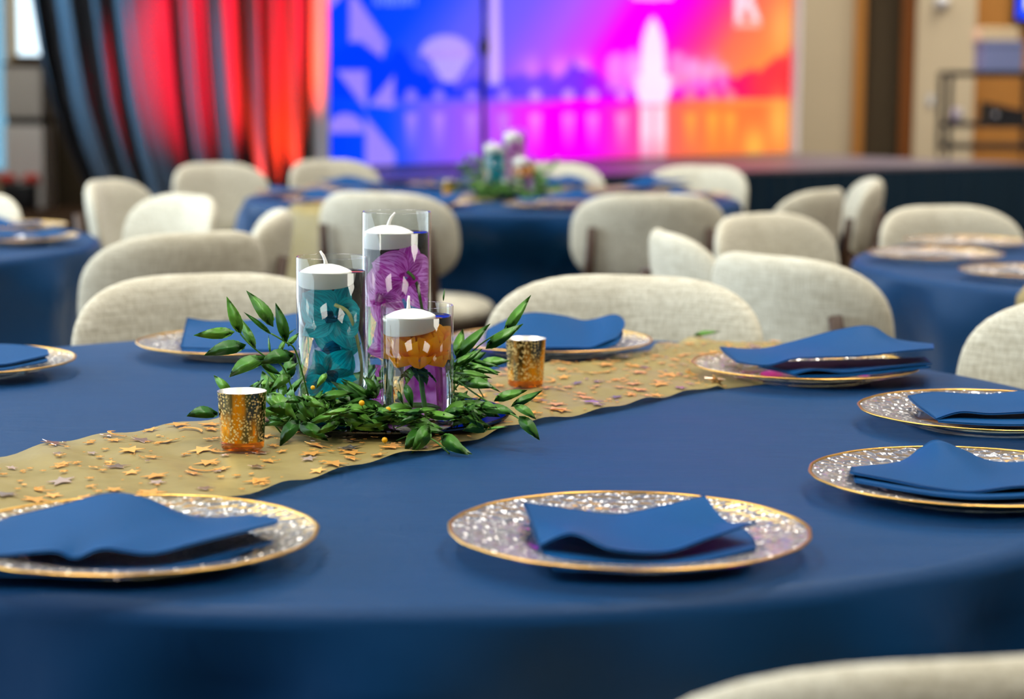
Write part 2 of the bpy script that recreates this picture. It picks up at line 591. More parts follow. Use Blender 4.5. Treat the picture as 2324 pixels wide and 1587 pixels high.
def mercury():
    m, nt, out = mat('gold_mercury_glass')
    tc = nd(nt, 'ShaderNodeTexCoord')
    vo = nd(nt, 'ShaderNodeTexVoronoi', feature='F1')
    vo.inputs['Scale'].default_value = 300
    vo.inputs['Randomness'].default_value = 1.0
    nt.links.new(tc.outputs['Object'], vo.inputs['Vector'])
    n = nd(nt, 'ShaderNodeTexNoise')
    n.inputs['Scale'].default_value = 60
    nt.links.new(tc.outputs['Object'], n.inputs['Vector'])
    mr = nd(nt, 'ShaderNodeMapRange')          # speck where close to a cell centre
    mr.inputs['From Min'].default_value = 0.48
    mr.inputs['From Max'].default_value = 0.36
    nt.links.new(vo.outputs['Distance'], mr.inputs['Value'])
    mr2 = nd(nt, 'ShaderNodeMapRange')
    mr2.inputs['From Min'].default_value = 0.36
    mr2.inputs['From Max'].default_value = 0.50
    nt.links.new(n.outputs['Fac'], mr2.inputs['Value'])
    mm = nd(nt, 'ShaderNodeMath', operation='MULTIPLY', use_clamp=True)
    nt.links.new(mr.outputs[0], mm.inputs[0])
    nt.links.new(mr2.outputs[0], mm.inputs[1])
    g = nd(nt, 'ShaderNodeBsdfPrincipled')
    mp = nd(nt, 'ShaderNodeMapping')
    mp.inputs['Scale'].default_value = (70, 70, 14)
    nt.links.new(tc.outputs['Object'], mp.inputs[0])
    n3 = nd(nt, 'ShaderNodeTexNoise')
    n3.inputs['Scale'].default_value = 1.0
    nt.links.new(mp.outputs[0], n3.inputs['Vector'])
    m3 = nd(nt, 'ShaderNodeMapRange')
    m3.inputs['From Min'].default_value = 0.40
    m3.inputs['From Max'].default_value = 0.62
    nt.links.new(n3.outputs['Fac'], m3.inputs['Value'])
    mc = nd(nt, 'ShaderNodeMix', data_type='RGBA')
    mc.inputs['A'].default_value = s2l(226, 160, 40)
    mc.inputs['B'].default_value = s2l(104, 104, 84)
    nt.links.new(m3.outputs[0], mc.inputs['Factor'])
    nt.links.new(mc.outputs['Result'], g.inputs['Base Color'])
    g.inputs['Metallic'].default_value = 1.0
    g.inputs['Roughness'].default_value = 0.16
    t = nd(nt, 'ShaderNodeBsdfTranslucent')
    t.inputs[0].default_value = (1.0, 0.82, 0.36, 1)
    d = nd(nt, 'ShaderNodeBsdfDiffuse')
    d.inputs[0].default_value = (1.0, 0.80, 0.36, 1)
    td = nd(nt, 'ShaderNodeMixShader')
    nt.links.new(t.outputs[0], td.inputs[1])
    nt.links.new(d.outputs[0], td.inputs[2])
    mx = nd(nt, 'ShaderNodeMixShader')
    nt.links.new(mm.outputs[0], mx.inputs[0])
    nt.links.new(g.outputs[0], mx.inputs[1])
    nt.links.new(td.outputs[0], mx.inputs[2])
    nt.links.new(mx.outputs[0], out.inputs[0])
    return m
M['mercury'] = mercury()
M['votive_in'] = principled('silvered_inside', (0.95, 0.93, 0.88, 1), 0.35, metal=1.0)
M['amber'] = thin_glass('amber_glass', (0.85, 0.42, 0.04, 1), 1.5, 1.2, 0.03)

# ------------------------------------------------------------------ room shell
YB = 19.5
S = YB / FPX
def wx(px):            # place along the back wall
    return (px - IW / 2) * S + 0.02
X0, X1, Y0 = -5.2, 7.4, -2.6
def slab(x0, x1, y0, y1, z0, z1):
    return box((x0 + x1) / 2, (y0 + y1) / 2, (z0 + z1) / 2, x1 - x0, y1 - y0, z1 - z0)

structure('floor', slab(X0 - 0.2, X1 + 0.2, Y0 - 0.2, YB + 0.2, -0.1, 0), M['carpet'])
ceil_o = structure('ceiling', slab(X0 - 0.2, X1 + 0.2, Y0 - 0.2, YB + 0.2, CEIL, CEIL + 0.1), M['ceiling'])
structure('wall_right', slab(X1, X1 + 0.15, Y0, YB, 0, CEIL), M['beige'])
structure('wall_front', slab(X0, X1, Y0 - 0.15, Y0, 0, CEIL), M['dark_wall'])
# left wall: low sill, header and mullions round a long run of glass
structure('wall_left', join(slab(X0 - 0.15, X0, Y0, YB, 0, 0.5), slab(X0 - 0.15, X0, Y0, YB, 3.1, CEIL),
                            slab(X0 - 0.15, X0, Y0, -1.0, 0.5, 3.1), slab(X0 - 0.15, X0, 12.0, YB, 0.5, 3.1)), M['beige'])
for i in range(9):
    structure('trim_%d' % (i + 1), slab(X0 - 0.02, X0 + 0.06, -1.0 + i * 1.625 - 0.04, -1.0 + i * 1.625 + 0.04, 0.5, 3.1), M['white'])
# back wall, left to right: tinted window, post, bright window, olive wall, beige wall, wood and panels
zsill = 1.43
wl = join(slab(X0, wx(-150), YB, YB + 0.15, 0, CEIL), slab(wx(20), wx(36), YB, YB + 0.15, 0, CEIL),
          slab(wx(36), wx(122), YB, YB + 0.15, 0, zsill), slab(wx(-150), wx(20), YB, YB + 0.15, 2.9, CEIL),
          slab(wx(36), wx(122), YB, YB + 0.15, 2.9, CEIL), slab(wx(-150), wx(20), YB, YB + 0.15, 0, 0.3))
wb = structure('wall_back', wl, M['beige'])
structure('wall_back_panel', slab(wx(122), wx(760), YB, YB + 0.15, 0, CEIL), M['dark_wall'])
w1 = structure('window_1', slab(wx(-150), wx(20), YB + 0.06, YB + 0.07, 0.3, 2.9), M['pane_blue'])
structure('window_frame', join(slab(wx(14), wx(22), YB - 0.02, YB + 0.1, 0.3, 2.9), slab(wx(-150), wx(20), YB - 0.02, YB + 0.1, 0.28, 0.34)), M['white'], parent=w1)
w2 = structure('window_2', slab(wx(36), wx(122), YB + 0.06, YB + 0.07, zsill, 2.9), M['pane'])
structure('window_sill', slab(wx(34), wx(124), YB - 0.08, YB + 0.02, zsill - 0.04, zsill), M['walnut'], parent=w2)
structure('wall_back_beige', slab(wx(760), wx(1928), YB, YB + 0.15, 0, CEIL), M['beige'])
structure('trim_10', slab(wx(1920), wx(1944), YB - 0.06, YB + 0.1, 0, CEIL), M['oak'])
structure('door_1', slab(wx(1944), wx(2032), YB + 0.02, YB + 0.12, 0, CEIL), M['dark_wall'])
structure('trim_11', slab(wx(2026), wx(2058), YB - 0.06, YB + 0.1, 0, CEIL), principled('rust_wood', s2l(120, 66, 10), 0.5))
structure('wall_back_pillar', slab(wx(2056), wx(2188), YB - 0.10, YB + 0.1, 0, CEIL), M['beige'])
structure('wall_back_wood', slab(wx(2188), X1, YB, YB + 0.15, 0, CEIL), M['oak'])
# ceiling light panels: a housing frame each, the added ones too
pv = join(slab(-0.48, 0.48, -0.48, -0.45, -0.03, 0), slab(-0.48, 0.48, 0.45, 0.48, -0.03, 0), slab(-0.48, -0.45, -0.45, 0.45, -0.03, 0), slab(0.45, 0.48, -0.45, 0.45, -0.03, 0))
pme = mesh('ceiling_light_frame', pv[0], pv[1], M['white'], False)
for k, (x, y) in enumerate(PANELS):
    o = link('light_panel', pme, ceil_o)
    o.location = (x, y, CEIL)

# ------------------------------------------------------------------ stage and screen
STH = 0.6
A0, A1 = Vector((-0.95, 12.05, 0)), Vector((4.05, 15.75, 0))
dst = (A1 - A0).normalized()
nst = Vector((-dst.y, dst.x, 0))
B0, B1 = Vector((-1.62, 15.2, 0)), A1 + nst * 3.6
ST = empty('stage', (A0.x, A0.y, 0), 0, 'low stage with grey deck and dark navy pleated skirt', 'stage')
e1 = A1 + dst * 0.0
top = [(p.x, p.y, z) for z in (STH - 0.06, STH) for p in (A0, e1, B1, B0)]
part('deck', (top, [(3, 2, 1, 0), (4, 5, 6, 7), (0, 1, 5, 4), (1, 2, 6, 5), (2, 3, 7, 6), (3, 0, 4, 7)]), M['stage_top'], ST, False, world=True)
def pleat(P, Q, z0, z1, pitch, amp):
    n = int((Q - P).length / pitch) * 6
    d = (Q - P).normalized()
    nn = Vector((d.y, -d.x, 0))
    V = []
    for i in range(n + 1):
        s = i / n * (Q - P).length
        o = amp * math.sin(2 * PI * s / pitch) + amp * 0.5 * math.sin(2 * PI * s / pitch * 0.37 + 1)
        b = P + d * s + nn * (0.035 + o)
        V += [(b.x, b.y, z0), (b.x, b.y, z1)]
    return V, [(2 * i, 2 * i + 2, 2 * i + 3, 2 * i + 1) for i in range(n)]
part('skirt', pleat(A0, e1, 0.01, STH - 0.02, 0.14, 0.012), M['skirt'], ST, world=True)
part('skirt', pleat(e1, B1, 0.01, STH - 0.02, 0.14, 0.012), M['skirt'], ST, world=True)
part('skirt', pleat(B0, A0, 0.01, STH - 0.02, 0.14, 0.012), M['skirt'], ST, world=True)

# the wall of light: a flat screen whose picture is stored point by point on the panel
SL, SR = on(737, 386, STH), on(1790, 352, STH)
SL = Vector((SL.x, SL.y, STH + 0.02)); SR = Vector((SR.x, SR.y, STH + 0.02))
SH = 2.75
dsc = (SR - SL).normalized(); nsc = Vector((dsc.y, -dsc.x, 0)); SWD = (SR - SL).length

def lerp_ramp(t, stops):
    xs = [s[0] for s in stops]
    return np.stack([np.interp(t, xs, [s[1][k] for s in stops]) for k in range(3)], -1)

def art(px, py):
    t = px + 0.65 * (py - 200)
    C = lerp_ramp(t, [(600, (0, 60, 255)), (820, (10, 70, 255)), (950, (90, 92, 255)), (1080, (120, 92, 255)), (1180, (170, 88, 255)), (1270, (215, 60, 255)),
                      (1325, (255, 0, 255)), (1430, (255, 0, 235)), (1515, (255, 50, 150)), (1590, (255, 112, 88)), (1700, (255, 145, 72)), (1850, (255, 130, 70))])
    W = lerp_ramp(px, [(735, (0, 60, 255)), (880, (10, 75, 255)), (960, (110, 92, 255)), (1100, (175, 85, 255)), (1190, (235, 40, 255)), (1250, (255, 0, 255)), (1340, (255, 0, 250)),
                       (1400, (255, 50, 200)), (1480, (255, 90, 140)), (1530, (255, 105, 90)), (1620, (255, 130, 62)), (1720, (255, 120, 62)), (1800, (255, 140, 66))])
    def blend(C, m, col):
        m = np.clip(m, 0, 1)[..., None]
        return C * (1 - m) + np.array(col, float) * m
    sm = lambda d, w=6.0: np.clip(0.5 - d / w, 0, 1)       # d<0 inside
    def poly(pts):
        d = None
        n = len(pts)
        ar = sum(pts[i][0] * pts[(i + 1) % n][1] - pts[(i + 1) % n][0] * pts[i][1] for i in range(n))
        sgn = 1 if ar > 0 else -1
        for i in range(n):
            (x0, y0), (x1, y1) = pts[i], pts[(i + 1) % n]
            L = math.hypot(x1 - x0, y1 - y0)
            e = sgn * -((x1 - x0) * (py - y0) - (y1 - y0) * (px - x0)) / L
            d = e if d is None else np.maximum(d, e)
        return sm(d)
    hor = 238
    C = np.where((py > hor)[..., None], W, C)
    # trees on the far bank
    sky = np.interp(px, [735, 790, 830, 860, 885, 905, 930, 945, 975, 1000, 1040, 1090, 1150, 1230, 1265, 1300, 1330, 1360, 1400, 1440, 1530, 1560, 1600, 1640, 1670, 1700, 1740, 1770, 1800],
                    [120, 104, 98, 122, 130, 108, 128, 165, 168, 190, 195, 178, 172, 165, 170, 140, 142, 172, 185, 205, 200, 182, 176, 172, 172, 165, 148, 130, 100])
    sky = sky + 5 * np.sin(px * 0.11) + 3 * np.sin(px * 0.23 + 1)
    T = lerp_ramp(px, [(735, (0, 58, 255)), (980, (5, 55, 255)), (1080, (60, 60, 255)), (1200, (110, 70, 255)), (1310, (125, 50, 255)), (1370, (185, 20, 255)), (1430, (200, 0, 250)),
                       (1540, (255, 0, 200)), (1620, (255, 0, 170)), (1670, (255, 20, 110)), (1720, (255, 55, 75)), (1800, (255, 50, 60))])
    mt = np.clip((py - sky) / 10 + 0.5, 0, 1) * (py <= hor - 14)
    C = C * (1 - mt[..., None]) + T * mt[..., None]
    haze = np.exp(-((py - 155) / 28.0) ** 2) * np.clip((px - 1160) / 60, 0, 1) * np.clip((1680 - px) / 60, 0, 1) * (0.45 + 0.4 * np.sin(px * 0.075) * np.sin(px * 0.031 + 1)) * (py < sky + 12)
    C = blend(C, haze, (255, 150, 250))
    # buildings
    m = sm((np.hypot((px - 1012) / 58, (py - 122) / 42) - 1) * 40) * (py < 128)
    C = blend(C, m * 0.62, (232, 190, 255))
    cols = (np.abs(px - 1020) < 48 - 0.62 * np.clip(py - 130, 0, 60)) & (py >= 126) & (py < 186)
    C = blend(C, cols * (0.6 + 0.3 * np.sin(px * 0.75)), (225, 195, 255))
    C = blend(C, ((np.abs(px - 1015) < 54) & (py > 120) & (py < 130)) * 0.5, (170, 120, 255))
    wob = np.interp(py, [-700, 0, 195], [5, 10, 14])
    C = blend(C, sm(np.maximum(np.abs(px - 1123) - wob, py - 192)) * 0.78, (228, 190, 255))
    hw = np.interp(py, [40, 55, 75, 100, 150, 168, 172, 205, 238], [3, 13, 20, 26, 29, 27, 42, 42, 30])
    m = sm(np.maximum(np.maximum(np.abs(px - 1482) - hw, 40 - py), py - 238), 10)
    C = blend(C, m * 0.93, (255, 240, 255))
    for bx, by, bw in ((1437, 130, 16), (1537, 135, 18), (1400, 140, 20), (1575, 150, 16), (1604, 160, 13), (1641, 158, 12)):
        C = blend(C, sm(np.maximum(np.hypot(px - bx, np.minimum(py - by, 0)) - bw, py - 205), 12) * 0.6, (255, 178, 240))
    # lamps and their long reflections
    for lx in (933, 996, 1070, 1143, 1215, 1290, 1345, 1412, 1567, 1617, 1657):
        lc = (255, 190, 240) if lx < 1500 else (255, 180, 160)
        if lx < 1200: lc = (205, 150, 255)
        C = blend(C, sm(np.hypot(px - lx, py - 216) - 13, 8) * 0.65, lc)
        w = 13 - 0.03 * np.abs(py - 250)
        f = np.clip((py - 250) / 12, 0, 1) * np.clip((350 - py) / 80, 0, 1)
        rc = lc if lx < 1500 else (255, 190, 70)
        C = blend(C, sm(np.abs(px - lx) - w, 8) * f * 0.6, rc)
    for lx in (1467, 1498):
        f = np.clip((py - 236) / 10, 0, 1) * np.clip((420 - py) / 120, 0, 1)
        C = blend(C, sm(np.abs(px - lx) - 13, 7) * f * 0.9, (255, 232, 250))
    C = blend(C, np.exp(-(((px - 1712) / 24) ** 2 + ((py - 330) / 40) ** 2)) * 0.8, (255, 196, 80))
    C = blend(C, np.exp(-(((px - 1768) / 22) ** 2 + ((py - 275) / 60) ** 2)) * 0.7, (255, 200, 90))
    C = blend(C, np.exp(-(((px - 1775) / 26) ** 2 + ((py - 60) / 60) ** 2)) * 0.5, (255, 200, 110))
    # pale geometric tiles
    vio = (150, 128, 255)
    for p in ([(793, -10), (806, -10), (876, 92), (793, 95)], [(815, 92), (878, 92), (868, 132)], [(763, 160), (832, 160), (832, 250)], [(894, 170), (894, 246), (838, 238)],
              [(829, 262), (897, 346), (897, 392), (829, 392)], [(735, -40), (778, -10), (742, 26)]):
        C = blend(C, poly(p), vio)
    C = blend(C, sm(np.maximum(np.hypot(px - 784, (py - 302)) - 44, py - 302)), vio)
    # top row lettering and emblem, mostly above the picture
    for k in range(9):
        C = blend(C, (np.abs(px - (852 + k * 11)) < 3.5) * (py < 12) * (py > -24) * 0.5, (200, 200, 255))
    for p in ([(1668, -60), (1686, -60), (1686, 48), (1668, 48)], [(1686, 8), (1706, -30), (1722, -30), (1690, 24)], [(1694, 6), (1708, 0), (1726, 48), (1708, 48)]):
        C = blend(C, poly(p) * 0.95, (255, 236, 250))
    C = blend(C, sm(np.maximum(np.abs(px - 1696) - 30, np.abs(py - 56) - 6)) * 0.6, (255, 225, 225))
    C = blend(C, ((np.abs(px - 1480) < 45) & (py < -2) & (py > -30)) * 0.8, (255, 200, 255))
    return C
nu, nv = 420, 260
uu, vv = np.meshgrid(np.linspace(0, 1, nu), np.linspace(0, 1, nv) ** 1.6, indexing='ij')
P = np.zeros((nu, nv, 3))
for k in range(3):
    P[..., k] = SL[k] + (SR[k] - SL[k]) * uu
P[..., 2] += vv * SH
ax, ay = proj(P)
C = art(ax, ay) / 255.0
C = np.where(C <= 0.04045, C / 12.92, ((C + 0.055) / 1.055) ** 2.4)
SCN = empty('led_screen', SL, 0, 'wide glowing screen with blue, magenta and orange city skyline picture', 'screen')
V = (P - np.array(SL)).reshape(-1, 3)
me = mesh('picture', V, grid_faces(nu, nv), None, True)
ca = me.color_attributes.new('picture', 'FLOAT_COLOR', 'POINT')
ca.data.foreach_set('color', np.concatenate([C.reshape(-1, 3), np.ones((nu * nv, 1))], 1).ravel())
m, nt, out = mat('screen_picture')
at_ = nd(nt, 'ShaderNodeAttribute', attribute_name='picture')
em = nd(nt, 'ShaderNodeEmission')
em.inputs['Strength'].default_value = 1.12
nt.links.new(at_.outputs['Color'], em.inputs[0])
nt.links.new(em.outputs[0], out.inputs[0])
me.materials.append(m)
pic = link('picture', me, SCN)
rz = math.atan2(dsc.y, dsc.x)
mid = SL + dsc * (SWD / 2)
back = box(mid.x - nsc.x * 0.06, mid.y - nsc.y * 0.06, STH + SH / 2 + 0.02, SWD + 0.02, 0.1, SH, rz)
part('cabinet', back, M['black'], SCN, False, world=True)
for Pp, s in ((SL, -1), (SR, 1)):
    c = Pp + dsc * s * 0.035
    part('side_frame', box(c.x, c.y, STH + SH / 2 + 0.02, 0.06, 0.12, SH, rz, 0.004), M['white'], SCN, False, world=True)

# ------------------------------------------------------------------ drape left of the screen
DR0, DR1 = Vector((-3.04, 12.74, 0)), Vector((SL.x - 0.10, SL.y - 0.14, 0))
ddr = (DR1 - DR0).normalized(); ndr = Vector((ddr.y, -ddr.x, 0)); DRL = (DR1 - DR0).length
nu, nv = 260, 60
V = []
for i in range(nu):
    s = i / (nu - 1)
    for j in range(nv):
        z = 0.02 + 3.3 * j / (nv - 1)
        sh = float(np.interp(z, [0, 0.35, 0.75, 1.05, 1.35, 1.7, 2.4, 3.4], [0.62, 0.40, 0.23, 0.13, 0.07, 0.02, -0.1, -0.22]))
        sp = s * DRL + sh * (1 - s) ** 1.3
        ph = 2 * PI * (s * 8.2 + 0.42 * math.sin(s * 7.5) + 0.22 * math.sin(s * 21 + 1))
        a = 0.10 * (0.75 + 0.35 * math.sin(s * 17 + 1)) * (1 - 0.15 * z / 3.3)
        off = a * math.sin(ph) + 0.018 * math.sin(ph * 2.3 + z * 0.9) + 0.008 * math.sin(ph * 5.1 + z * 2)
        p = DR0 + ddr * sp + ndr * off
        V.append((p.x - DR0.x, p.y - DR0.y, z))
dr = link('drape', mesh('drape', V, grid_faces(nu, nv), M['drape']))
dr.location = DR0
tag(dr, 'tall charcoal stage drape lit red, pink and blue beside the screen', 'curtain')

# ------------------------------------------------------------------ round tables
TR = 0.935
def tablecloth(cx, cy, seed, folds=22, n=288):
    r0 = random.Random(seed)
    ph = [r0.uniform(0, 6.28) for _ in range(6)]
    prof = [(i / 14) * (TR - 0.02) for i in range(15)]
    V, rows = [], []
    for r in prof[1:]:
        rows.append(('top', r))
    for k in range(1, 6):
        a = k / 5 * PI / 2
        rows.append(('bend', (TR - 0.02 + 0.02 * math.sin(a), 0.02 * (math.cos(a) - 1))))
    for k in range(1, 19):
        rows.append(('skirt', k / 18))
    # seats pushed under the table press the skirt inwards
    lim = np.full(n, 9.0)
    for (bx, by), fa, _, _ in CH:
        f = math.radians(fa)
        ox, oy = bx + 0.245 * math.cos(f), by + 0.245 * math.sin(f)
        if math.hypot(ox - cx, oy - cy) > 1.6: continue
        for i in range(n):
            th = 2 * PI * i / n
            for r in np.arange(0.35, TR + 0.12, 0.02):
                dx, dy = cx + r * math.cos(th) - ox, cy + r * math.sin(th) - oy
                ly, lx = dx * math.cos(f) + dy * math.sin(f), -dx * math.sin(f) + dy * math.cos(f)
                if abs(lx) < 0.275 and -0.27 < ly < 0.285:
                    lim[i] = min(lim[i], r - 0.02)
                    break
    lim = np.minimum(lim, TR + 0.12)
    lim = np.min([np.roll(lim, k) for k in range(-4, 5)], 0)
    lim = np.mean([np.roll(lim, k) for k in range(-4, 5)], 0)
    V.append((0, 0, TT))
    for i in range(n):
        th = 2 * PI * i / n
        f = 0.6 * math.cos(folds * th + ph[0] + 1.3 * math.sin(3 * th + ph[1])) + 0.4 * math.cos(folds * 0.5 * th // 1 * 0 + (folds // 2 + 1) * th + ph[2] + math.sin(2 * th + ph[3]))
        for kind, q in rows:
            if kind == 'top':
                w = 0.0007 * math.sin(7 * q * math.cos(th + ph[4]) * 3 + ph[5]) * (q / TR)
                V.append((q * math.cos(th), q * math.sin(th), TT + w))
            elif kind == 'bend':
                V.append((q[0] * math.cos(th), q[0] * math.sin(th), TT + q[1]))
            else:
                d = q
                R = TR + 0.05 * d + (0.066 * d ** 0.4) * f
                z = TT - 0.02 - d * (TT - 0.03)
                k = min(1.0, max(0.0, (0.70 - z) / 0.16))
                k = k * k * (3 - 2 * k)
                R = R * (1 - k) + min(R, lim[i] + 0.012 * f) * k
                V.append((R * math.cos(th), R * math.sin(th), z))
    m = len(rows)
    F = [(0, 1 + i * m, 1 + ((i + 1) % n) * m) for i in range(n)]
    F += grid_faces(n, m, True, False, 1)
    return V, F

TABLES = {'front': (-0.141, 2.531), 'middle': (-0.075, 7.66), 'left': (-2.04, 5.33), 'right': (1.77, 4.90)}
# top of the backrest (x, y), facing angle in degrees, label
CH = [
    ((-0.560, 3.610), -66, 'cream linen chair behind the glass vases, facing the camera', 'front'),
    ((0.215, 3.640), -103, 'cream linen chair facing the camera between gold runner and glass vases', 'front'),
    ((0.970, 3.210), -146, 'cream linen chair cut by the right edge of the photo beside the front table', 'front'),
    ((0.315, 1.185), 106, 'cream linen chair nearest the camera, only its top edge showing at bottom right', 'front'),
    ((0.520, 4.110), 38, 'cream chair seen from behind with one dark post, right of the front table', 'right'),
    ((0.355, 4.790), 8, 'cream chair turned edge on between two others right of centre', 'right'),
    ((0.650, 5.480), -46, 'cream chair with lit inner back, left side of the right hand table', 'right'),
    ((1.230, 5.900), -66, 'wide cream chair back behind the clear plates of the right hand table', 'right'),
    ((1.060, 6.830), 147, 'cream chair seen from behind in front of the stage skirt, right of the middle table', 'middle'),
    ((1.370, 7.640), 176, 'pale cream chair edge on in front of the dark stage skirt', 'middle'),
    ((-0.440, 6.450), 66, 'cream chair seen from behind the tallest vase, backing the middle table', 'middle'),
    ((0.440, 6.450), 91, 'cream chair seen squarely from behind with two dark posts at the middle table', 'middle'),
    ((-1.310, 8.760), -46, 'cream chair in front of the red drape at the left of the middle table', 'middle'),
    ((-0.860, 9.250), -50, 'cream chair with its top below the screen\'s left edge', 'middle'),
    ((0.165, 9.020), -96, 'cream chair half hidden behind the far orange flower', 'middle'),
    ((0.830, 8.800), -122, 'cream chair beyond the middle table under the screen\'s orange end', 'middle'),
    ((-1.450, 7.150), -14, 'cream chair edge on, furthest left of the row below the drape', 'left'),
    ((-0.985, 6.230), -140, 'cream chair with a square lit back between the left and middle tables', 'left'),
    ((-0.725, 4.640), 132, 'long cream chair back seen from behind just over the left front chair', 'left'),
    ((-0.620, 5.480), 186, 'narrow cream chair turned sideways left of the tallest vase', 'left'),
    ((-1.690, 6.300), -110, 'cream chair at the left edge of the photo behind folded napkins', 'left'),
]
TLAB = {'front': 'royal blue floor length cloth over the large round table in front', 'middle': 'blue cloth over the round table by the screen',
        'left': 'blue cloth over the round table at the left edge', 'right': 'blue cloth over the round table at the right edge'}
for k, (n, (cx, cy)) in enumerate(TABLES.items()):
    VF = tablecloth(cx, cy, 11 + k)
    o = link('tablecloth', mesh('tablecloth', VF[0], VF[1], M['cloth']))
    o.location = (cx, cy, 0)
    tag(o, TLAB[n], 'tablecloth', 'blue tablecloths')

# ------------------------------------------------------------------ chairs
def pillow(w, h, e, th, rings=9, n=56, dip=0.0):
    """rounded cushion in the xz plane, thickness along y"""
    V = []
    out = []
    for k in range(n):
        a = 2 * PI * k / n
        c, s = math.cos(a), math.sin(a)
        r = (abs(c) ** e + abs(s) ** e) ** (-1 / e)
        x, z = r * c * w, r * s * h
        if s > 0: z -= dip * math.cos(x / w * PI / 2) ** 2 * s
        out.append((x, z))
    rho = [1 - (1 - i / rings) ** 2.2 for i in range(rings + 1)]
    V.append((0, th, 0))
    for r in rho[1:]:
        y = th * (1 - r ** 5) ** 0.5
        V += [(x * r, y, z * r) for x, z in out]
    for r in rho[1:-1][::-1]:
        y = -th * (1 - r ** 5) ** 0.5
        V += [(x * r, y, z * r) for x, z in out]
    V.append((0, -th, 0))
    m = (len(V) - 2) // n
    F = [(0, 1 + (k + 1) % n, 1 + k) for k in range(n)]
    for i in range(m - 1):
        for k in range(n):
            a, b = 1 + i * n + k, 1 + i * n + (k + 1) % n
            F.append((a, b, b + n, a + n))
    L = len(V) - 1
    F += [(L, 1 + (m - 1) * n + k, 1 + (m - 1) * n + (k + 1) % n) for k in range(n)]
    return V, F

def make_chair():
    ch = empty('dining_chair', (0, 0, 0))
    V, F = pillow(0.252, 0.15, 2.9, 0.032, dip=0.006)
    W = []
    for x, y, z in V:
        yy = y + 1.25 * x * x - 0.16 * z - 0.225
        W.append((x, yy, z + 0.69))
    part('backrest', (W, F), M['linen'], ch)
    V, F = pillow(0.25, 0.235, 3.2, 0.05)
    part('seat', ([(x, z + 0.02, 0.43 - y) for x, y, z in V], F), M['linen'], ch)
    for sx in (-1, 1):
        part('leg', tube([(sx * 0.215, -0.275, 0.0), (sx * 0.205, -0.225, 0.40), (sx * 0.195, -0.222, 0.58), (sx * 0.188, -0.245, 0.725)], [0.011, 0.019, 0.018, 0.015], 10), M['walnut'], ch)
        part('leg', tube([(sx * 0.215, 0.235, 0.0), (sx * 0.20, 0.205, 0.39)], [0.011, 0.019], 10), M['walnut'], ch)
        part('side_rail', tube([(sx * 0.205, -0.23, 0.375), (sx * 0.20, 0.205, 0.375)], 0.014, 8), M['walnut'], ch)
    part('front_rail', tube([(-0.2, 0.205, 0.375), (0.2, 0.205, 0.375)], 0.014, 8), M['walnut'], ch)
    return ch

GR = {'front': 'chairs around the front table', 'right': 'chairs around the right hand table', 'middle': 'chairs around the middle table', 'left': 'chairs around the left table'}
proto = None
for (bx, by), fa, lab, g in CH:
    f = math.radians(fa)
    c = make_chair() if proto is None else copy_tree(proto)
    proto = proto or c
    # chair origin lies ahead of its backrest
    c.location = (bx + 0.245 * math.cos(f), by + 0.245 * math.sin(f), 0)
    c.rotation_euler = (0, 0, f - PI / 2)
    tag(c, lab, 'chair', GR[g])

# ------------------------------------------------------------------ charger plates
ZR = 0.021
def make_plate():
    p = empty('charger_plate', (0, 0, TT))
    well = [(0.0, 0.004), (0.06, 0.004), (0.088, 0.0045), (0.094, 0.0075)]
    V, F = lathe(well, 64)
    part('well', (V, F), M['plate_well'], p)
    rim = [(0.094, 0.0075), (0.100, 0.0105), (0.115, 0.0135), (0.135, 0.0165), (0.155, 0.0195), (0.1615, ZR - 0.0006)]
    part('rim', lathe(rim, 96), M['plate_rim'], p)
    foot = [(0.080, 0.0008), (0.098, 0.0008), (0.120, 0.0080), (0.158, 0.0165)]
    part('underside', lathe(foot, 64), M['plate_well'], p)
    gr = [(0.1618, ZR - 0.0014), (0.1643, ZR - 0.0013), (0.1655, ZR), (0.1643, ZR + 0.0009), (0.1618, ZR + 0.0005)]
    V, F = lathe(gr, 96, True)
    W = []
    for x, y, z in V:
        a = math.atan2(y, x)
        k = 1 + 0.003 * math.sin(11 * a) + 0.002 * math.sin(23 * a + 1)
        W.append((x * k, y * k, z))
    part('gold_edge', (W, F), M['gold'], p, label='gilded wavy edge')
    return p
PL = {'P1': (0.1078, 1.8079), 'P2': (-0.3374, 1.7762), 'P3': (0.4760, 2.0751), 'P4': (0.6015, 2.5113), 'P5': (0.4274, 2.9233), 'P6': (0.0589, 3.1964), 'P7': (-0.4213, 3.1442), 'P8': (-0.8002, 2.9105)}
PLAB = {'P1': 'clear hammered charger plate with gold edge, front and centre', 'P2': 'gold edged glass charger plate at the lower left', 'P3': 'gold edged glass charger plate at the right, second nearest',
        'P4': 'gold edged glass charger plate at the right edge, above its neighbour', 'P5': 'gold edged glass charger plate resting on the runner\'s far edge at right', 'P6': 'gold edged glass charger plate behind the right hand gold votive',
        'P7': 'gold edged glass charger plate behind the left sprig of leaves', 'P8': 'gold edged glass charger plate cut by the left edge'}
plate0 = None
for i, (n, (x, y)) in enumerate(PL.items()):
    p = make_plate() if plate0 is None else copy_tree(plate0)
    plate0 = plate0 or p
    p.location = (x, y, TT + 0.0022)
    p.rotation_euler = (0, 0, i * 0.7)
    tag(p, PLAB[n], 'plate', 'gold edged charger plates on the front table')

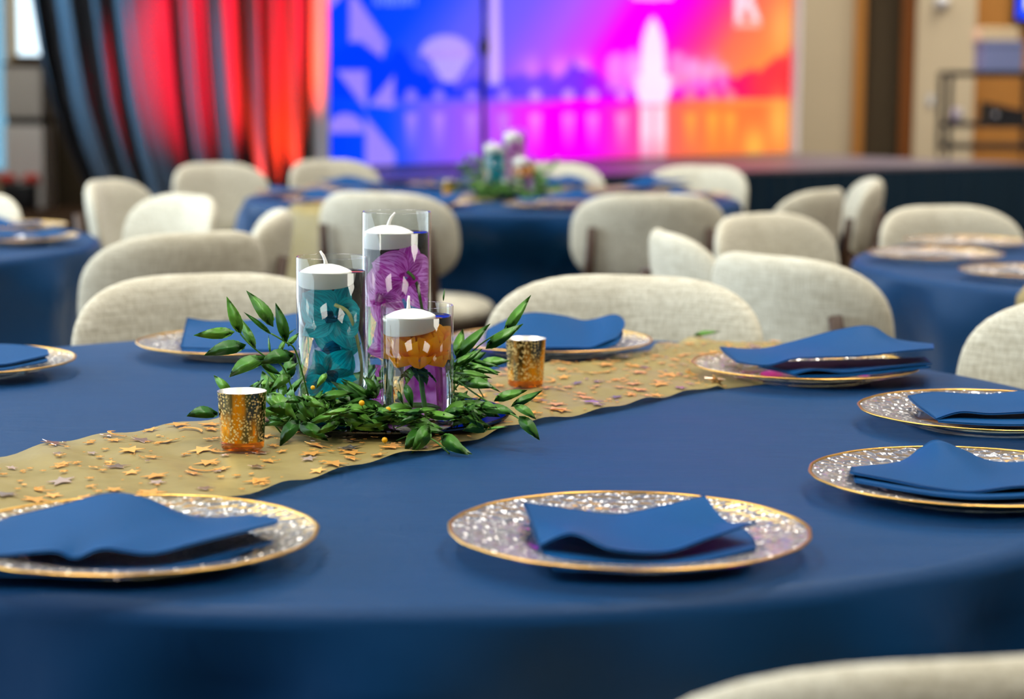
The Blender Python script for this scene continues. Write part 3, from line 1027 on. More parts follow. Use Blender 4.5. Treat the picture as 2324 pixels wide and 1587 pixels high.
# ------------------------------------------------------------------ folded napkins
def catmull(a, n):
    a = np.array(a, float)
    m = len(a)
    out = []
    for t in np.linspace(0, m - 1, n):
        i = min(int(t), m - 2)
        f = t - i
        p0, p1, p2, p3 = a[max(i - 1, 0)], a[i], a[i + 1], a[min(i + 2, m - 1)]
        out.append(0.5 * ((2 * p1) + (-p0 + p2) * f + (2 * p0 - 5 * p1 + 4 * p2 - p3) * f * f + (-p0 + 3 * p1 - 3 * p2 + p3) * f ** 3))
    return np.array(out)

def sheet(rows, nu=30, nv=14, th=0.0022):
    """a doubled piece of cloth through rows of points (back row first)"""
    R = [catmull(r, nu) for r in rows]
    G = np.array([catmull([r[i] for r in R], nv) for i in range(nu)])       # nu x nv x 3
    du = np.gradient(G, axis=0); dv = np.gradient(G, axis=1)
    N = np.cross(du, dv)
    N /= np.linalg.norm(N, axis=-1, keepdims=True) + 1e-9
    if N[..., 2].mean() < 0: N = -N
    A, B = G + N * th / 2, G - N * th / 2
    V = [tuple(v) for v in A.reshape(-1, 3)] + [tuple(v) for v in B.reshape(-1, 3)]
    o = nu * nv
    F = grid_faces(nu, nv) + [f[::-1] for f in grid_faces(nu, nv, off=o)]
    for i in range(nu - 1):
        a, b = i * nv, (i + 1) * nv
        F.append((a, b, b + o, a + o)); F.append((a + nv - 1, a + nv - 1 + o, b + nv - 1 + o, b + nv - 1))
    for j in range(nv - 1):
        F.append((j, j + o, j + 1 + o, j + 1)); a = (nu - 1) * nv + j
        F.append((a, a + 1, a + 1 + o, a + o))
    return V, F

ZMIN = TT + 0.0075
def q(px, py, Y):
    v = at(px, py, Y)
    return (v.x, v.y, max(v.z, ZMIN))

def napkin(n, layers, label, group='folded napkins on the front table'):
    cx, cy = PL[n]
    e = empty('napkin', (cx, cy, TT + 0.006), 0, label, 'napkin', group)
    for k, rows in enumerate(layers):
        P = [[q(*p) for p in r] for r in rows]
        if k:          # the lower layers lie flatter, leaving a dark gap
            fl = 0.6 if n in ('P1', 'P2') else 0.88
            P = [[(x, y, ZMIN + (z - ZMIN) * fl) for x, y, z in r] for r in P]
        part('top_fold' if k == 0 else 'under_fold', sheet(P), M['napkin'], e, world=True)
    return e

NAP = {}
NAP['P1'] = napkin('P1', [
    [[(1188, 1143, 1.875), (1290, 1156, 1.885), (1400, 1169, 1.885), (1500, 1150, 1.885), (1600, 1126, 1.875)],
     [(1205, 1185, 1.815), (1300, 1195, 1.81), (1400, 1210, 1.80), (1510, 1200, 1.80), (1650, 1185, 1.81)],
     [(1226, 1240, 1.745), (1300, 1212, 1.735), (1385, 1247, 1.715), (1510, 1254, 1.715), (1610, 1222, 1.735), (1718, 1186, 1.77)]],
    [[(1200, 1170, 1.85), (1400, 1200, 1.85), (1690, 1190, 1.85)],
     [(1222, 1225, 1.77), (1400, 1250, 1.77), (1715, 1215, 1.78)],
     [(1240, 1262, 1.715), (1350, 1262, 1.705), (1480, 1272, 1.70), (1590, 1262, 1.705), (1716, 1225, 1.74)]],
    [[(1225, 1215, 1.83), (1400, 1230, 1.83), (1690, 1210, 1.83)],
     [(1240, 1255, 1.76), (1400, 1265, 1.75), (1700, 1238, 1.76)],
     [(1256, 1292, 1.70), (1340, 1290, 1.692), (1480, 1290, 1.688), (1600, 1280, 1.694), (1700, 1252, 1.72)]],
], 'blue napkin folded with a dipped top on the front centre plate')
NAP['P2'] = napkin('P2', [
    [[(-110, 1200, 1.83), (20, 1175, 1.85), (130, 1150, 1.86), (245, 1121, 1.87), (330, 1132, 1.86), (440, 1175, 1.85), (560, 1172, 1.83), (632, 1178, 1.80)],
     [(-120, 1215, 1.77), (20, 1205, 1.78), (140, 1190, 1.78), (250, 1180, 1.78), (360, 1190, 1.78), (460, 1200, 1.77), (560, 1190, 1.77), (630, 1186, 1.765)],
     [(-120, 1262, 1.70), (0, 1262, 1.69), (120, 1252, 1.68), (170, 1268, 1.675), (235, 1246, 1.68), (340, 1258, 1.675), (450, 1232, 1.69), (630, 1188, 1.735)]],
    [[(-110, 1235, 1.83), (130, 1215, 1.84), (360, 1215, 1.84), (560, 1200, 1.82)],
     [(-110, 1265, 1.75), (130, 1255, 1.74), (360, 1255, 1.74), (600, 1205, 1.76)],
     [(-110, 1288, 1.67), (60, 1285, 1.66), (180, 1303, 1.652), (300, 1292, 1.656), (420, 1270, 1.67), (620, 1200, 1.73)]],
    [[(-100, 1250, 1.84), (130, 1235, 1.84), (360, 1235, 1.84), (560, 1215, 1.83)],
     [(-100, 1290, 1.70), (130, 1290, 1.68), (330, 1285, 1.69), (560, 1236, 1.73)],
     [(-100, 1300, 1.66), (90, 1298, 1.655), (200, 1304, 1.65), (320, 1296, 1.655), (520, 1252, 1.69)]],
], 'blue napkin with a peaked top and rippled lower edge on the lower left plate')
NAP['P3'] = napkin('P3', [
    [[(1932, 1062, 2.14), (2040, 1050, 2.17), (2090, 1018, 2.19), (2125, 1000, 2.19), (2180, 1020, 2.18), (2260, 1050, 2.17), (2400, 1045, 2.15)],
     [(1930, 1068, 2.10), (2040, 1068, 2.10), (2130, 1060, 2.09), (2200, 1066, 2.08), (2280, 1078, 2.08), (2400, 1070, 2.09)],
     [(1929, 1073, 2.06), (2030, 1092, 2.03), (2110, 1108, 2.00), (2200, 1118, 1.98), (2300, 1106, 1.98), (2420, 1100, 2.0)]],
    [[(1940, 1074, 2.12), (2130, 1085, 2.12), (2400, 1080, 2.12)],
     [(1938, 1082, 2.06), (2130, 1108, 2.02), (2400, 1105, 2.02)],
     [(1940, 1088, 2.03), (2050, 1108, 1.99), (2130, 1120, 1.97), (2210, 1126, 1.955), (2300, 1124, 1.955), (2420, 1118, 1.97)]],
], 'blue napkin with a pointed peak on the second nearest right hand plate')
NAP['P4'] = napkin('P4', [
    [[(2060, 900, 2.56), (2120, 891, 2.60), (2230, 896, 2.61), (2330, 888, 2.61), (2450, 890, 2.60)],
     [(2080, 920, 2.51), (2150, 918, 2.53), (2240, 922, 2.53), (2340, 920, 2.53), (2450, 918, 2.53)],
     [(2125, 952, 2.45), (2180, 936, 2.46), (2250, 940, 2.455), (2350, 936, 2.455), (2460, 940, 2.46)]],
    [[(2120, 930, 2.52), (2250, 935, 2.53), (2450, 930, 2.53)],
     [(2125, 945, 2.47), (2250, 950, 2.46), (2450, 948, 2.46)],
     [(2130, 955, 2.445), (2250, 962, 2.425), (2350, 962, 2.42), (2460, 956, 2.43)]],
], 'flat rolled blue napkin on the plate at the right edge')
NAP['P5'] = napkin('P5', [
    [[(1633, 788, 2.99), (1720, 793, 3.00), (1800, 776, 3.02), (1900, 750, 3.03), (1975, 741, 3.03), (2030, 770, 3.01), (2118, 782, 2.98)],
     [(1645, 802, 2.94), (1730, 806, 2.93), (1810, 798, 2.93), (1900, 785, 2.93), (1980, 780, 2.93), (2050, 782, 2.93), (2119, 785, 2.93)],
     [(1672, 822, 2.88), (1740, 830, 2.86), (1800, 815, 2.85), (1860, 812, 2.84), (1960, 808, 2.84), (2050, 798, 2.85), (2120, 792, 2.87)]],
    [[(1700, 822, 2.97), (1900, 815, 2.97), (2100, 808, 2.96)],
     [(1770, 836, 2.88), (1900, 828, 2.88), (2110, 818, 2.89)],
     [(1800, 848, 2.83), (1850, 835, 2.825), (1920, 842, 2.82), (2000, 832, 2.83), (2115, 820, 2.85)]],
    [[(1720, 832, 2.95), (1900, 830, 2.95), (2090, 820, 2.95)],
     [(1790, 846, 2.86), (1900, 845, 2.85), (2100, 826, 2.87)],
     [(1812, 853, 2.825), (1880, 852, 2.815), (1930, 850, 2.812), (2010, 842, 2.82), (2112, 829, 2.84)]],
], 'blue napkin folded with a tall back and open end on the far right plate')
NAP['P6'] = napkin('P6', [
    [[(1105, 748, 3.24), (1160, 722, 3.27), (1210, 710, 3.28), (1280, 718, 3.28), (1330, 728, 3.28), (1390, 715, 3.27), (1412, 722, 3.26)],
     [(1100, 770, 3.18), (1170, 755, 3.19), (1230, 750, 3.19), (1290, 752, 3.19), (1340, 755, 3.19), (1385, 745, 3.19), (1418, 738, 3.20)],
     [(1110, 792, 3.10), (1180, 790, 3.09), (1240, 790, 3.08), (1300, 790, 3.08), (1340, 790, 3.08), (1372, 778, 3.10), (1400, 768, 3.13)]],
    [[(1110, 775, 3.22), (1260, 770, 3.22), (1415, 748, 3.22)],
     [(1115, 790, 3.12), (1260, 788, 3.12), (1412, 760, 3.15)],
     [(1120, 797, 3.09), (1260, 798, 3.07), (1340, 796, 3.07), (1400, 778, 3.11)]],
], 'blue napkin behind the right hand gold votive')
NAP['P7'] = napkin('P7', [
    [[(424, 722, 3.22), (480, 730, 3.24), (560, 728, 3.25), (620, 722, 3.25), (680, 712, 3.25), (740, 722, 3.24)],
     [(416, 756, 3.16), (480, 756, 3.16), (560, 756, 3.16), (620, 754, 3.16), (680, 752, 3.16), (745, 756, 3.16)],
     [(408, 790, 3.08), (480, 793, 3.07), (560, 796, 3.06), (630, 796, 3.05), (690, 796, 3.05), (750, 792, 3.06)]],
    [[(420, 765, 3.18), (560, 775, 3.18), (740, 770, 3.18)],
     [(412, 788, 3.09), (560, 793, 3.08), (745, 792, 3.08)],
     [(412, 797, 3.06), (560, 803, 3.04), (750, 801, 3.04)]],
], 'blue napkin standing behind the left leaf sprig')
NAP['P8'] = napkin('P8', [
    [[(-120, 785, 2.97), (-40, 782, 2.98), (30, 783, 2.98), (80, 788, 2.97), (108, 794, 2.95)],
     [(-120, 803, 2.90), (-40, 803, 2.90), (30, 806, 2.89), (80, 806, 2.89), (111, 802, 2.90)],
     [(-120, 828, 2.83), (-40, 828, 2.82), (10, 828, 2.82), (60, 818, 2.84), (112, 806, 2.87)]],
    [[(-120, 810, 2.93), (0, 812, 2.93), (100, 805, 2.92)],
     [(-120, 832, 2.83), (0, 832, 2.83), (108, 812, 2.86)],
     [(-120, 838, 2.80), (0, 837, 2.80), (60, 826, 2.82), (108, 816, 2.85)]],
], 'blue napkin on the plate cut by the left edge')

# settings on the other tables
def place(table, ang, r=0.735):
    cx, cy = TABLES[table]
    a = math.radians(ang)
    return Vector((cx + r * math.cos(a), cy + r * math.sin(a), TT + 0.0015))
def setting(table, ang, rz, nap, plab, nlab):
    v = place(table, ang)
    copy_tree(plate0, None, v, rz, plab, 'gold edged charger plates on the other tables')
    if nap:
        n = copy_tree(NAP[nap], None, v + Vector((0, 0, 0.0045)), rz, nlab, 'folded napkins on the other tables')
mids = [(-142, 'P7', 'left front'), (-108, 'P6', 'front, left of centre'), (-74, 'P5', 'front, right of centre'), (-38, 'P1', 'right front'), (-2, 'P3', 'right'),
        (34, 'P5', 'right rear'), (70, 'P6', 'rear, right of the flowers'), (106, 'P1', 'rear, left of the flowers'), (142, 'P7', 'left rear'), (178, 'P3', 'left')]
for k, (a, nn, w) in enumerate(mids):
    setting('middle', a, math.radians(a + 90) * 0.25 + 0.2 * math.sin(k * 3), nn, 'blurred charger plate on the middle table, ' + w, 'dark blue napkin on the middle table, ' + w)
setting('left', -38, 0.1, 'P1', 'charger plate nearest on the left edge table', 'blue folded napkin nearest on the left edge table')
setting('left', -2, -0.1, 'P4', 'charger plate at the right rim of the left edge table', 'flat blue napkin at the right rim of the left edge table')
setting('left', 34, 0.5, 'P3', 'charger plate further back on the left edge table', 'blue napkin further back on the left edge table')
setting('right', 176, 0.3, None, 'bare clear charger plate at the left rim of the right hand table', None)
setting('right', 140, 1.3, None, 'bare clear charger plate furthest on the right hand table, before the wide chair', None)
setting('right', 214, 2.3, None, 'bare clear charger plate nearest on the right hand table', None)
setting('right', 104, 0.8, None, 'bare charger plate catching blue light at the right edge', None)

# ------------------------------------------------------------------ gold runner
RC, RDIR = Vector((-0.150, 2.500, 0)), Vector((0.612, 0.791, 0)).normalized()
RN = Vector((-RDIR.y, RDIR.x, 0))
def runner_edges(s):
    """offsets of the two long edges along RN at s metres from the middle"""
    near = -0.170 + 0.020 * math.sin(s * 4.0 + 0.6) + 0.008 * math.sin(s * 17) - 0.03 * max(0, s - 0.3)
    far = 0.160 + 0.018 * math.sin(s * 3.4 + 2.2) + 0.010 * math.sin(s * 19 + 1) + 0.02 * max(0, s - 0.2)
    return near, far
def runner_point(s, t, C, D, N, tc, lift=0.0):
    n0, f0 = runner_edges(s)
    o = n0 + (f0 - n0) * t
    p = C + D * s + N * o
    rip = 0.0035 + 0.0028 * (1 + math.sin(s * 26 + 5 * t + 2 * math.sin(t * 9))) * 0.6 + 0.002 * (1 + math.sin(s * 61 - 11 * t)) + 0.006 * max(0, t - 0.8) * (1 + math.sin(s * 14 + 1))
    d = (Vector((p.x, p.y, 0)) - Vector((tc[0], tc[1], 0)))
    L = d.length
    if any((p.x - x) ** 2 + (p.y - y) ** 2 < 0.17 ** 2 for x, y in PL.values()):
        rip = 0.0012          # pressed flat under a plate
    if L <= TR:
        return Vector((p.x, p.y, TT + rip + lift))
    over = L - TR
    e = d.normalized() * (TR + 0.022 + 0.070 * over ** 0.4 + 0.05 * over + lift)
    return Vector((tc[0] + e.x + d.normalized().x * 0.02 * over, tc[1] + e.y + d.normalized().y * 0.02 * over, TT - over * 1.0))
def make_runner(table, C, D, N, label, s0=-1.25, s1=1.25, ns=190, ntt=26):
    tc = TABLES[table]
    e = empty('table_runner', (C.x, C.y, TT), 0, label, 'runner', 'gold table runners')
    V = []
    for i in range(ns):
        s = s0 + (s1 - s0) * i / (ns - 1)
        for j in range(ntt):
            V.append(runner_point(s, j / (ntt - 1), C, D, N, tc))
    part('organza', (V, grid_faces(ns, ntt)), M['organza'], e, world=True)
    return e
run = make_runner('front', RC, RDIR, RN, 'sheer gold organza runner scattered with foil stars across the front table')
make_runner('middle', Vector((-0.075, 7.66, 0)), Vector((0.61, 0.79, 0)).normalized(), Vector((-0.79, 0.61, 0)).normalized(), 'gold runner across the middle table, hanging over its left side')
make_runner('right', Vector((1.77, 4.90, 0)), Vector((0.61, 0.79, 0)).normalized(), Vector((-0.79, 0.61, 0)).normalized(), 'gold runner hanging over the front of the right hand table')

def star_mesh(r, inner, pts=5):
    V = []
    for z in (0, 0.0004):
        for k in range(pts * 2):
            a = PI * k / pts
            rr = r if k % 2 == 0 else r * inner
            V.append((rr * math.cos(a), rr * math.sin(a), z))
    n = pts * 2
    F = [tuple(range(n))[::-1], tuple(range(n, 2 * n))] + [(k, (k + 1) % n, n + (k + 1) % n, n + k) for k in range(n)]
    return mesh('foil_star', V, F, M['foil'], False)
def crescent():
    V, k = [], 9
    for z in (0, 0.0004):
        for i in range(k):
            a = -PI * 0.55 + PI * 1.1 * i / (k - 1)
            V.append((0.015 * math.cos(a), 0.015 * math.sin(a), z))
        for i in range(k - 2):
            a = PI * 0.42 - PI * 0.84 * i / (k - 3)
            V.append((0.011 * math.cos(a) - 0.001, 0.0125 * math.sin(a), z))
    n = 2 * k - 2
    F = [tuple(range(n))[::-1], tuple(range(n, 2 * n))] + [(i, (i + 1) % n, n + (i + 1) % n, n + i) for i in range(n)]
    return mesh('foil_moon', V, F, M['foil'], False)
M['foil_pale'] = principled('screen_tinted_foil', (1.0, 0.74, 0.62, 1), 0.25, metal=1.0)  # foil copy tinted rosy for stars that mirror the screen's glow
SM = [star_mesh(0.0165, 0.42), star_mesh(0.0110, 0.42), star_mesh(0.0075, 0.42), star_mesh(0.0030, 0.9, 4), crescent()]
cells = []
for i in range(44):
    for j in range(9):
        cells.append((-0.62 + 1.58 * (i + 0.5) / 44, (j + 0.5) / 9))
rnd.shuffle(cells)
tc = TABLES['front']
ns_ = 0
for s, t in cells:
    if ns_ >= 285: break
    s += rnd.uniform(-0.018, 0.018); t = min(0.97, max(0.03, t + rnd.uniform(-0.05, 0.05)))
    p = runner_point(s, t, RC, RDIR, RN, tc, 0.0009)
    if p.z < TT or (Vector((p.x, p.y, 0)) - Vector((-0.155, 2.5, 0))).length < 0.14: continue
    a = runner_point(s + 0.006, t, RC, RDIR, RN, tc); b = runner_point(s, min(1, t + 0.02), RC, RDIR, RN, tc); c0 = runner_point(s, t, RC, RDIR, RN, tc)
    nrm = (a - c0).cross(b - c0).normalized()
    if nrm.z < 0: nrm = -nrm
    kind = rnd.choices([0, 1, 2, 3, 4], [24, 34, 24, 12, 6])[0]
    o = link('foil_moon' if kind == 4 else 'foil_star', SM[kind], run)
    qd = Vector((0, 0, 1)).rotation_difference(nrm)
    o.rotation_euler = (qd @ Euler((rnd.uniform(-0.06, 0.06), rnd.uniform(-0.06, 0.06), rnd.uniform(0, 6.28))).to_quaternion()).to_euler()
    o.location = p - run.location + Vector((0, 0, 0.0012))
    if rnd.random() < 0.3:
        o.material_slots[0].link = 'OBJECT'
        o.material_slots[0].material = M['foil_pale']
    ns_ += 1
# the finest glitter: far too small and many to pick apart
SV, SF = [], []
for k in range(420):
    s, t = rnd.uniform(-0.62, 0.96), rnd.uniform(0.02, 0.98)
    p = runner_point(s, t, RC, RDIR, RN, tc, 0.0014)
    if p.z < TT or (Vector((p.x, p.y, 0)) - Vector((-0.155, 2.5, 0))).length < 0.15: continue
    a0, rr = rnd.uniform(0, 6.28), rnd.choice([0.0018, 0.0025, 0.004, 0.0055])
    o0 = len(SV)
    for z in (0, 0.0004):
        for i in range(10):
            a = a0 + PI * i / 5
            r_ = rr * (1 if i % 2 == 0 else 0.45)
            SV.append(p + Vector((r_ * math.cos(a), r_ * math.sin(a), 0.001 + z)))
    SF += [tuple(range(o0, o0 + 10))[::-1], tuple(range(o0 + 10, o0 + 20))] + [(o0 + i, o0 + (i + 1) % 10, o0 + 10 + (i + 1) % 10, o0 + 10 + i) for i in range(10)]
part('foil_glitter', (SV, SF), M['foil'], run, False, world=True)['kind'] = 'stuff'

# ------------------------------------------------------------------ mirror under the centrepiece
MC = Vector((-0.155, 2.50, 0))
MZ = TT + 0.0175
def disc(r, z0, z1, n=72, bev=0.0015):
    return lathe([(0, z0), (r - bev, z0), (r, z0 + bev), (r, z1 - bev), (r - bev, z1), (0, z1)], n)
mo = link('round_mirror', mesh('round_mirror', *disc(0.152, 0, 0.005), M['mirror'], False))
mo.location = (MC.x, MC.y, MZ - 0.005)
tag(mo, 'round mirror disc lying on the runner under the three vases', 'mirror')
m2 = copy_tree(mo, None, (TABLES['middle'][0] + 0.07, TABLES['middle'][1] - 0.06, MZ - 0.005), 0, 'round mirror disc under the far flowers on the middle table')

# ------------------------------------------------------------------ vases, water, candles
VR = 0.0432
def make_vase(h, wl, loc, label, cand, group='glass cylinder vases'):
    v = empty('cylinder_vase', loc, 0, label, 'vase', group)
    th = 0.0028
    prof = [(0, 0), (VR - 0.002, 0), (VR, 0.002), (VR, h - 0.001), (VR - 0.0008, h), (VR - th + 0.0006, h), (VR - th, h - 0.001), (VR - th, 0.012), (0, 0.011)]
    part('glass', lathe(prof, 72), M['vase_glass'], v)
    rw = VR - th + 0.0001
    prof = [(0, 0.0112), (rw - 0.001, 0.0125), (rw, 0.014), (rw, wl + 0.0007), (rw - 0.0022, wl), (0, wl)]
    part('water', lathe(prof, 72), M['water'], v)
    return v
def make_candle(loc, label, tilt=0.0, wickbend=0.004, r=0.0315, group='floating candles'):
    c = empty('floating_candle', loc, 0, label, 'candle', group)
    prof = [(0, -0.0125), (r * 0.86, -0.0125), (r * 0.91, -0.011), (r * 0.985, 0.0075), (r, 0.0095), (r * 0.97, 0.0108), (r * 0.80, 0.0138), (r * 0.55, 0.0170), (r * 0.3, 0.0188), (0, 0.0195)]
    part('wax', lathe(prof, 56), M['wax'], c)
    part('wick', tube([(0, 0, 0.0185), (wickbend * 0.2, 0, 0.024), (wickbend * 0.6, 0, 0.029), (wickbend * 1.4, 0, 0.035)], [0.0028, 0.0020, 0.0019, 0.0013], 8), M['wick'], c)
    c.rotation_euler = (0, tilt, 0)
    return c

VO = Vector((-0.113, 2.392, MZ)); VT = Vector((-0.219, 2.445, MZ)); VP = Vector((-0.146, 2.540, MZ))
hO = at(945, 692, VO.y).z - MZ; hT = at(750, 582, VT.y).z - MZ; hP = at(897, 480, VP.y).z - MZ
vase_o = make_vase(hO, hO - 0.0135, VO, 'shortest glass vase, holding the orange flower', 0)
vase_t = make_vase(hT, hT - 0.0185, VT, 'middle height glass vase, holding teal orchids', 0)
vase_p = make_vase(hP, hP - 0.0265, VP, 'tallest glass vase, holding magenta orchids', 0)
can_o = make_candle(VO + Vector((-0.009, -0.002, hO - 0.0240)), 'white floating candle in the vase with the orange flower', -0.06, 0.001)
can_t = make_candle(VT + Vector((-0.007, 0, hT - 0.0285)), 'white floating candle above the teal orchids', 0.0, -0.005)
can_p = make_candle(VP + Vector((-0.010, 0, hP - 0.0365)), 'white floating candle in the tallest vase', 0.0, 0.006)

# ------------------------------------------------------------------ flowers
def petal_shape(L, W, nu=13, nv=13, cup=0.25, back=0.2, ruffle=0.03, e=0.8, tip=0.0):
    """petal along +Y from the origin, lying near the xy plane; uv.x runs across"""
    V, UV = [], []
    for j in range(nv):
        t = j / (nv - 1)
        w = W * (math.sin(PI * (0.06 + 0.94 * t ** e) * (1 - 0.035)) ** 0.75) * (1 - tip * t)
        if j == nv - 1: w = W * 0.10
        for i in range(nu):
            u = -1 + 2 * i / (nu - 1)
            x = u * w / 2
            y = L * (t - 0.06 * (u * u) * t * (1 if t > 0.8 else t))
            z = cup * W * (u * u) * 0.5 - back * L * t * t + ruffle * W * math.sin(u * 7 + t * 5) * abs(u) * t
            V.append((x, y, z)); UV.append((0.5 + 0.5 * u, t))
    return V, grid_faces(nu, nv), UV

def xf(VF, Mx):
    return [Mx @ Vector(v) for v in VF[0]], VF[1], VF[2]

def orchid(name, loc, rot, sc, mp, ml, label, group, R=None, center=None):
    """five tepals and a lip; everything kept inside the radius R of its vase"""
    e = empty(name, loc, 0, label, 'flower', group)
    Rm = Euler(rot).to_matrix().to_4x4()
    specs = [('sepal', 90, 0.036, 0.026, 0.18, 0.1), ('petal', 22, 0.038, 0.044, 0.15, -0.05), ('petal', 158, 0.038, 0.044, 0.15, -0.05),
             ('sepal', -48, 0.036, 0.025, 0.2, 0.15), ('sepal', -132, 0.036, 0.025, 0.2, 0.15)]
    for k, (nm, an, L, W, cup, back) in enumerate(specs):
        p = petal_shape(L * sc, W * sc, cup=cup, back=back, ruffle=0.05)
        Mx = Rm @ Matrix.Rotation(math.radians(an - 90), 4, 'Z') @ Matrix.Translation((0, 0.002, 0.001 * (k % 3)))
        V, F, UV = xf(p, Mx)
        V = clampin(V, loc, center, R)
        part(nm, (V, F), mp, e, uv=UV)
    lip = petal_shape(0.020 * sc, 0.020 * sc, 9, 9, cup=0.9, back=-0.5, ruffle=0.1)
    V, F, UV = xf(lip, Rm @ Matrix.Rotation(PI, 4, 'Z') @ Matrix.Rotation(0.9, 4, 'X'))
    part('lip', (clampin(V, loc, center, R), F), ml, e, uv=UV)
    return e

def clampin(V, loc, center, R):
    if center is None: return V
    out = []
    for v in V:
        w = Vector(v) + Vector(loc)
        d = Vector((w.x - center.x, w.y - center.y, 0))
        if d.length > R:      # petals curl along the glass
            ex = d.length - R
            d2 = d.normalized() * (R - 0.0004 * math.tanh(ex * 40))
            w = Vector((center.x + d2.x, center.y + d2.y, w.z))
        out.append(w - Vector(loc))
    return out
RI = VR - 0.0046
zt = lambda v, py, px: at(px, py, v.y).z
# teal blooms
orchid('teal_orchid', Vector((VT.x + 0.004, VT.y - 0.006, zt(VT, 728, 760))), (PI / 2 - 0.15, 0.25, -0.35), 1.05, M['teal_petal'], M['teal_lip'], 'teal orchid bloom just under the candle in the middle vase', 'teal orchid blooms', RI, VT)
orchid('teal_orchid', Vector((VT.x - 0.006, VT.y - 0.010, zt(VT, 845, 735))), (PI / 2 + 0.35, -0.5, 0.4), 0.95, M['teal_petal'], M['teal_lip'], 'lower teal orchid bloom in the middle vase', 'teal orchid blooms', RI, VT)
orchid('teal_orchid', Vector((VT.x + 0.002, VT.y + 0.004, zt(VT, 935, 745))), (PI / 2 + 0.2, 2.4, -0.2), 0.85, M['teal_petal'], M['teal_lip'], 'lowest teal orchid bloom, half hidden by leaves', 'teal orchid blooms', RI, VT)
orchid('teal_orchid', Vector((VT.x + 0.006, VT.y + 0.010, zt(VT, 795, 760))), (PI / 2 + 0.1, 1.3, -0.6), 0.9, M['teal_petal'], M['teal_lip'], 'sideways teal orchid bloom between two others', 'teal orchid blooms', RI, VT)
# magenta blooms
orchid('magenta_orchid', Vector((VP.x + 0.010, VP.y - 0.008, zt(VP, 640, 920))), (PI / 2 - 0.1, 0.15, 0.3), 1.2, M['pink_petal'], M['pink_lip'], 'top magenta orchid bloom in the tallest vase', 'magenta orchid blooms', RI, VP)
orchid('magenta_orchid', Vector((VP.x - 0.014, VP.y - 0.012, zt(VP, 680, 860))), (PI / 2 + 0.1, 0.9, -0.5), 0.95, M['pink_petal'], M['pink_lip'], 'magenta orchid bloom pressed to the left of the tallest vase', 'magenta orchid blooms', RI, VP)
orchid('magenta_orchid', Vector((VP.x + 0.004, VP.y - 0.010, zt(VP, 780, 890))), (PI / 2, 0.6, 0.1), 1.0, M['pink_petal'], M['pink_lip'], 'magenta orchid bloom behind the orange flower', 'magenta orchid blooms', RI, VP)
orchid('magenta_orchid', Vector((VP.x - 0.002, VP.y - 0.008, zt(VP, 870, 890))), (PI / 2 + 0.3, -0.7, 0.2), 0.95, M['pink_petal'], M['pink_lip'], 'lowest magenta orchid bloom in the tallest vase', 'magenta orchid blooms', RI, VP)

def in_vase_stem(name, pts, r, m, label, cat='stem'):
    p0 = Vector(pts[0])
    V, F = tube(catmull([tuple(p) for p in pts], 14).tolist(), r, 8)
    o = link(name, mesh(name, [Vector(v) - p0 for v in V], F, m))
    o.location = p0
    return tag(o, label, cat)
in_vase_stem('orchid_stem', [VT + Vector((0.004, -0.010, 0.135)), VT + Vector((0.022, -0.015, 0.122)), VT + Vector((0.030, 0.0, 0.06)), VT + Vector((0.012, 0.012, 0.016))], 0.0022, M['stem_pale'], 'pale bent flower stem inside the teal orchid vase')
in_vase_stem('orchid_stem', [VP + Vector((0.012, -0.012, 0.168)), VP + Vector((0.024, -0.012, 0.150)), VP + Vector((0.030, 0.0, 0.08)), VP + Vector((0.012, 0.012, 0.016))], 0.0020, M['stem'], 'green flower stem inside the tallest vase')

# orange ranunculus
def ranunculus(loc, label, sc=1.0, R=None, center=None):
    e = empty('ranunculus', loc, 0, label, 'flower')
    r0 = random.Random(3)
    k = 0
    for ring, (nump, rad, tilt, L, W) in enumerate([(5, 0.003, 1.35, 0.016, 0.016), (6, 0.007, 1.15, 0.020, 0.020), (7, 0.011, 0.9, 0.023, 0.023), (8, 0.014, 0.6, 0.026, 0.027), (9, 0.016, 0.25, 0.029, 0.031), (8, 0.016, -0.15, 0.030, 0.033)]):
        for i in range(nump):
            a = 2 * PI * i / nump + ring * 0.5 + r0.uniform(-0.12, 0.12)
            p = petal_shape(L * sc, W * sc, 7, 7, cup=0.75, back=-0.35 + 0.2 * r0.random(), ruffle=0.05, e=0.75)
            Mx = Matrix.Rotation(a - PI / 2, 4, 'Z') @ Matrix.Translation((0, rad * 0.45 * sc, (0.004 - 0.002 * ring) * sc)) @ Matrix.Rotation(tilt + r0.uniform(-0.1, 0.1), 4, 'X')
            V, F, UV = xf(p, Mx)
            part('petal', (clampin(V, loc, center, R), F), M['orange_petal'], e, uv=UV)
    for i in range(5):
        a = 2 * PI * i / 5 + 0.3
        p = petal_shape(0.020 * sc, 0.011 * sc, 5, 7, cup=0.5, back=0.3, ruffle=0.02)
        Mx = Matrix.Rotation(a - PI / 2, 4, 'Z') @ Matrix.Translation((0, 0, -0.012 * sc)) @ Matrix.Rotation(-0.5, 4, 'X')
        V, F, UV = xf(p, Mx)
        part('green_sepal', (clampin(V, loc, center, R), F), M['leaf'], e, uv=UV)
    st = [(0.002, 0, -0.012), (0.006, -0.004, -0.045), (0.014, -0.008, -0.08), (0.020, -0.008, -0.105)]
    part('stem', tube(catmull([(x * sc, y * sc, z * sc) for x, y, z in st], 10).tolist(), 0.0020 * sc, 8), M['stem'], e)
    return e
ranunculus(Vector((VO.x, VO.y, zt(VO, 812, 945))), 'orange ruffled flower under water in the shortest vase', 1.18, RI, VO)

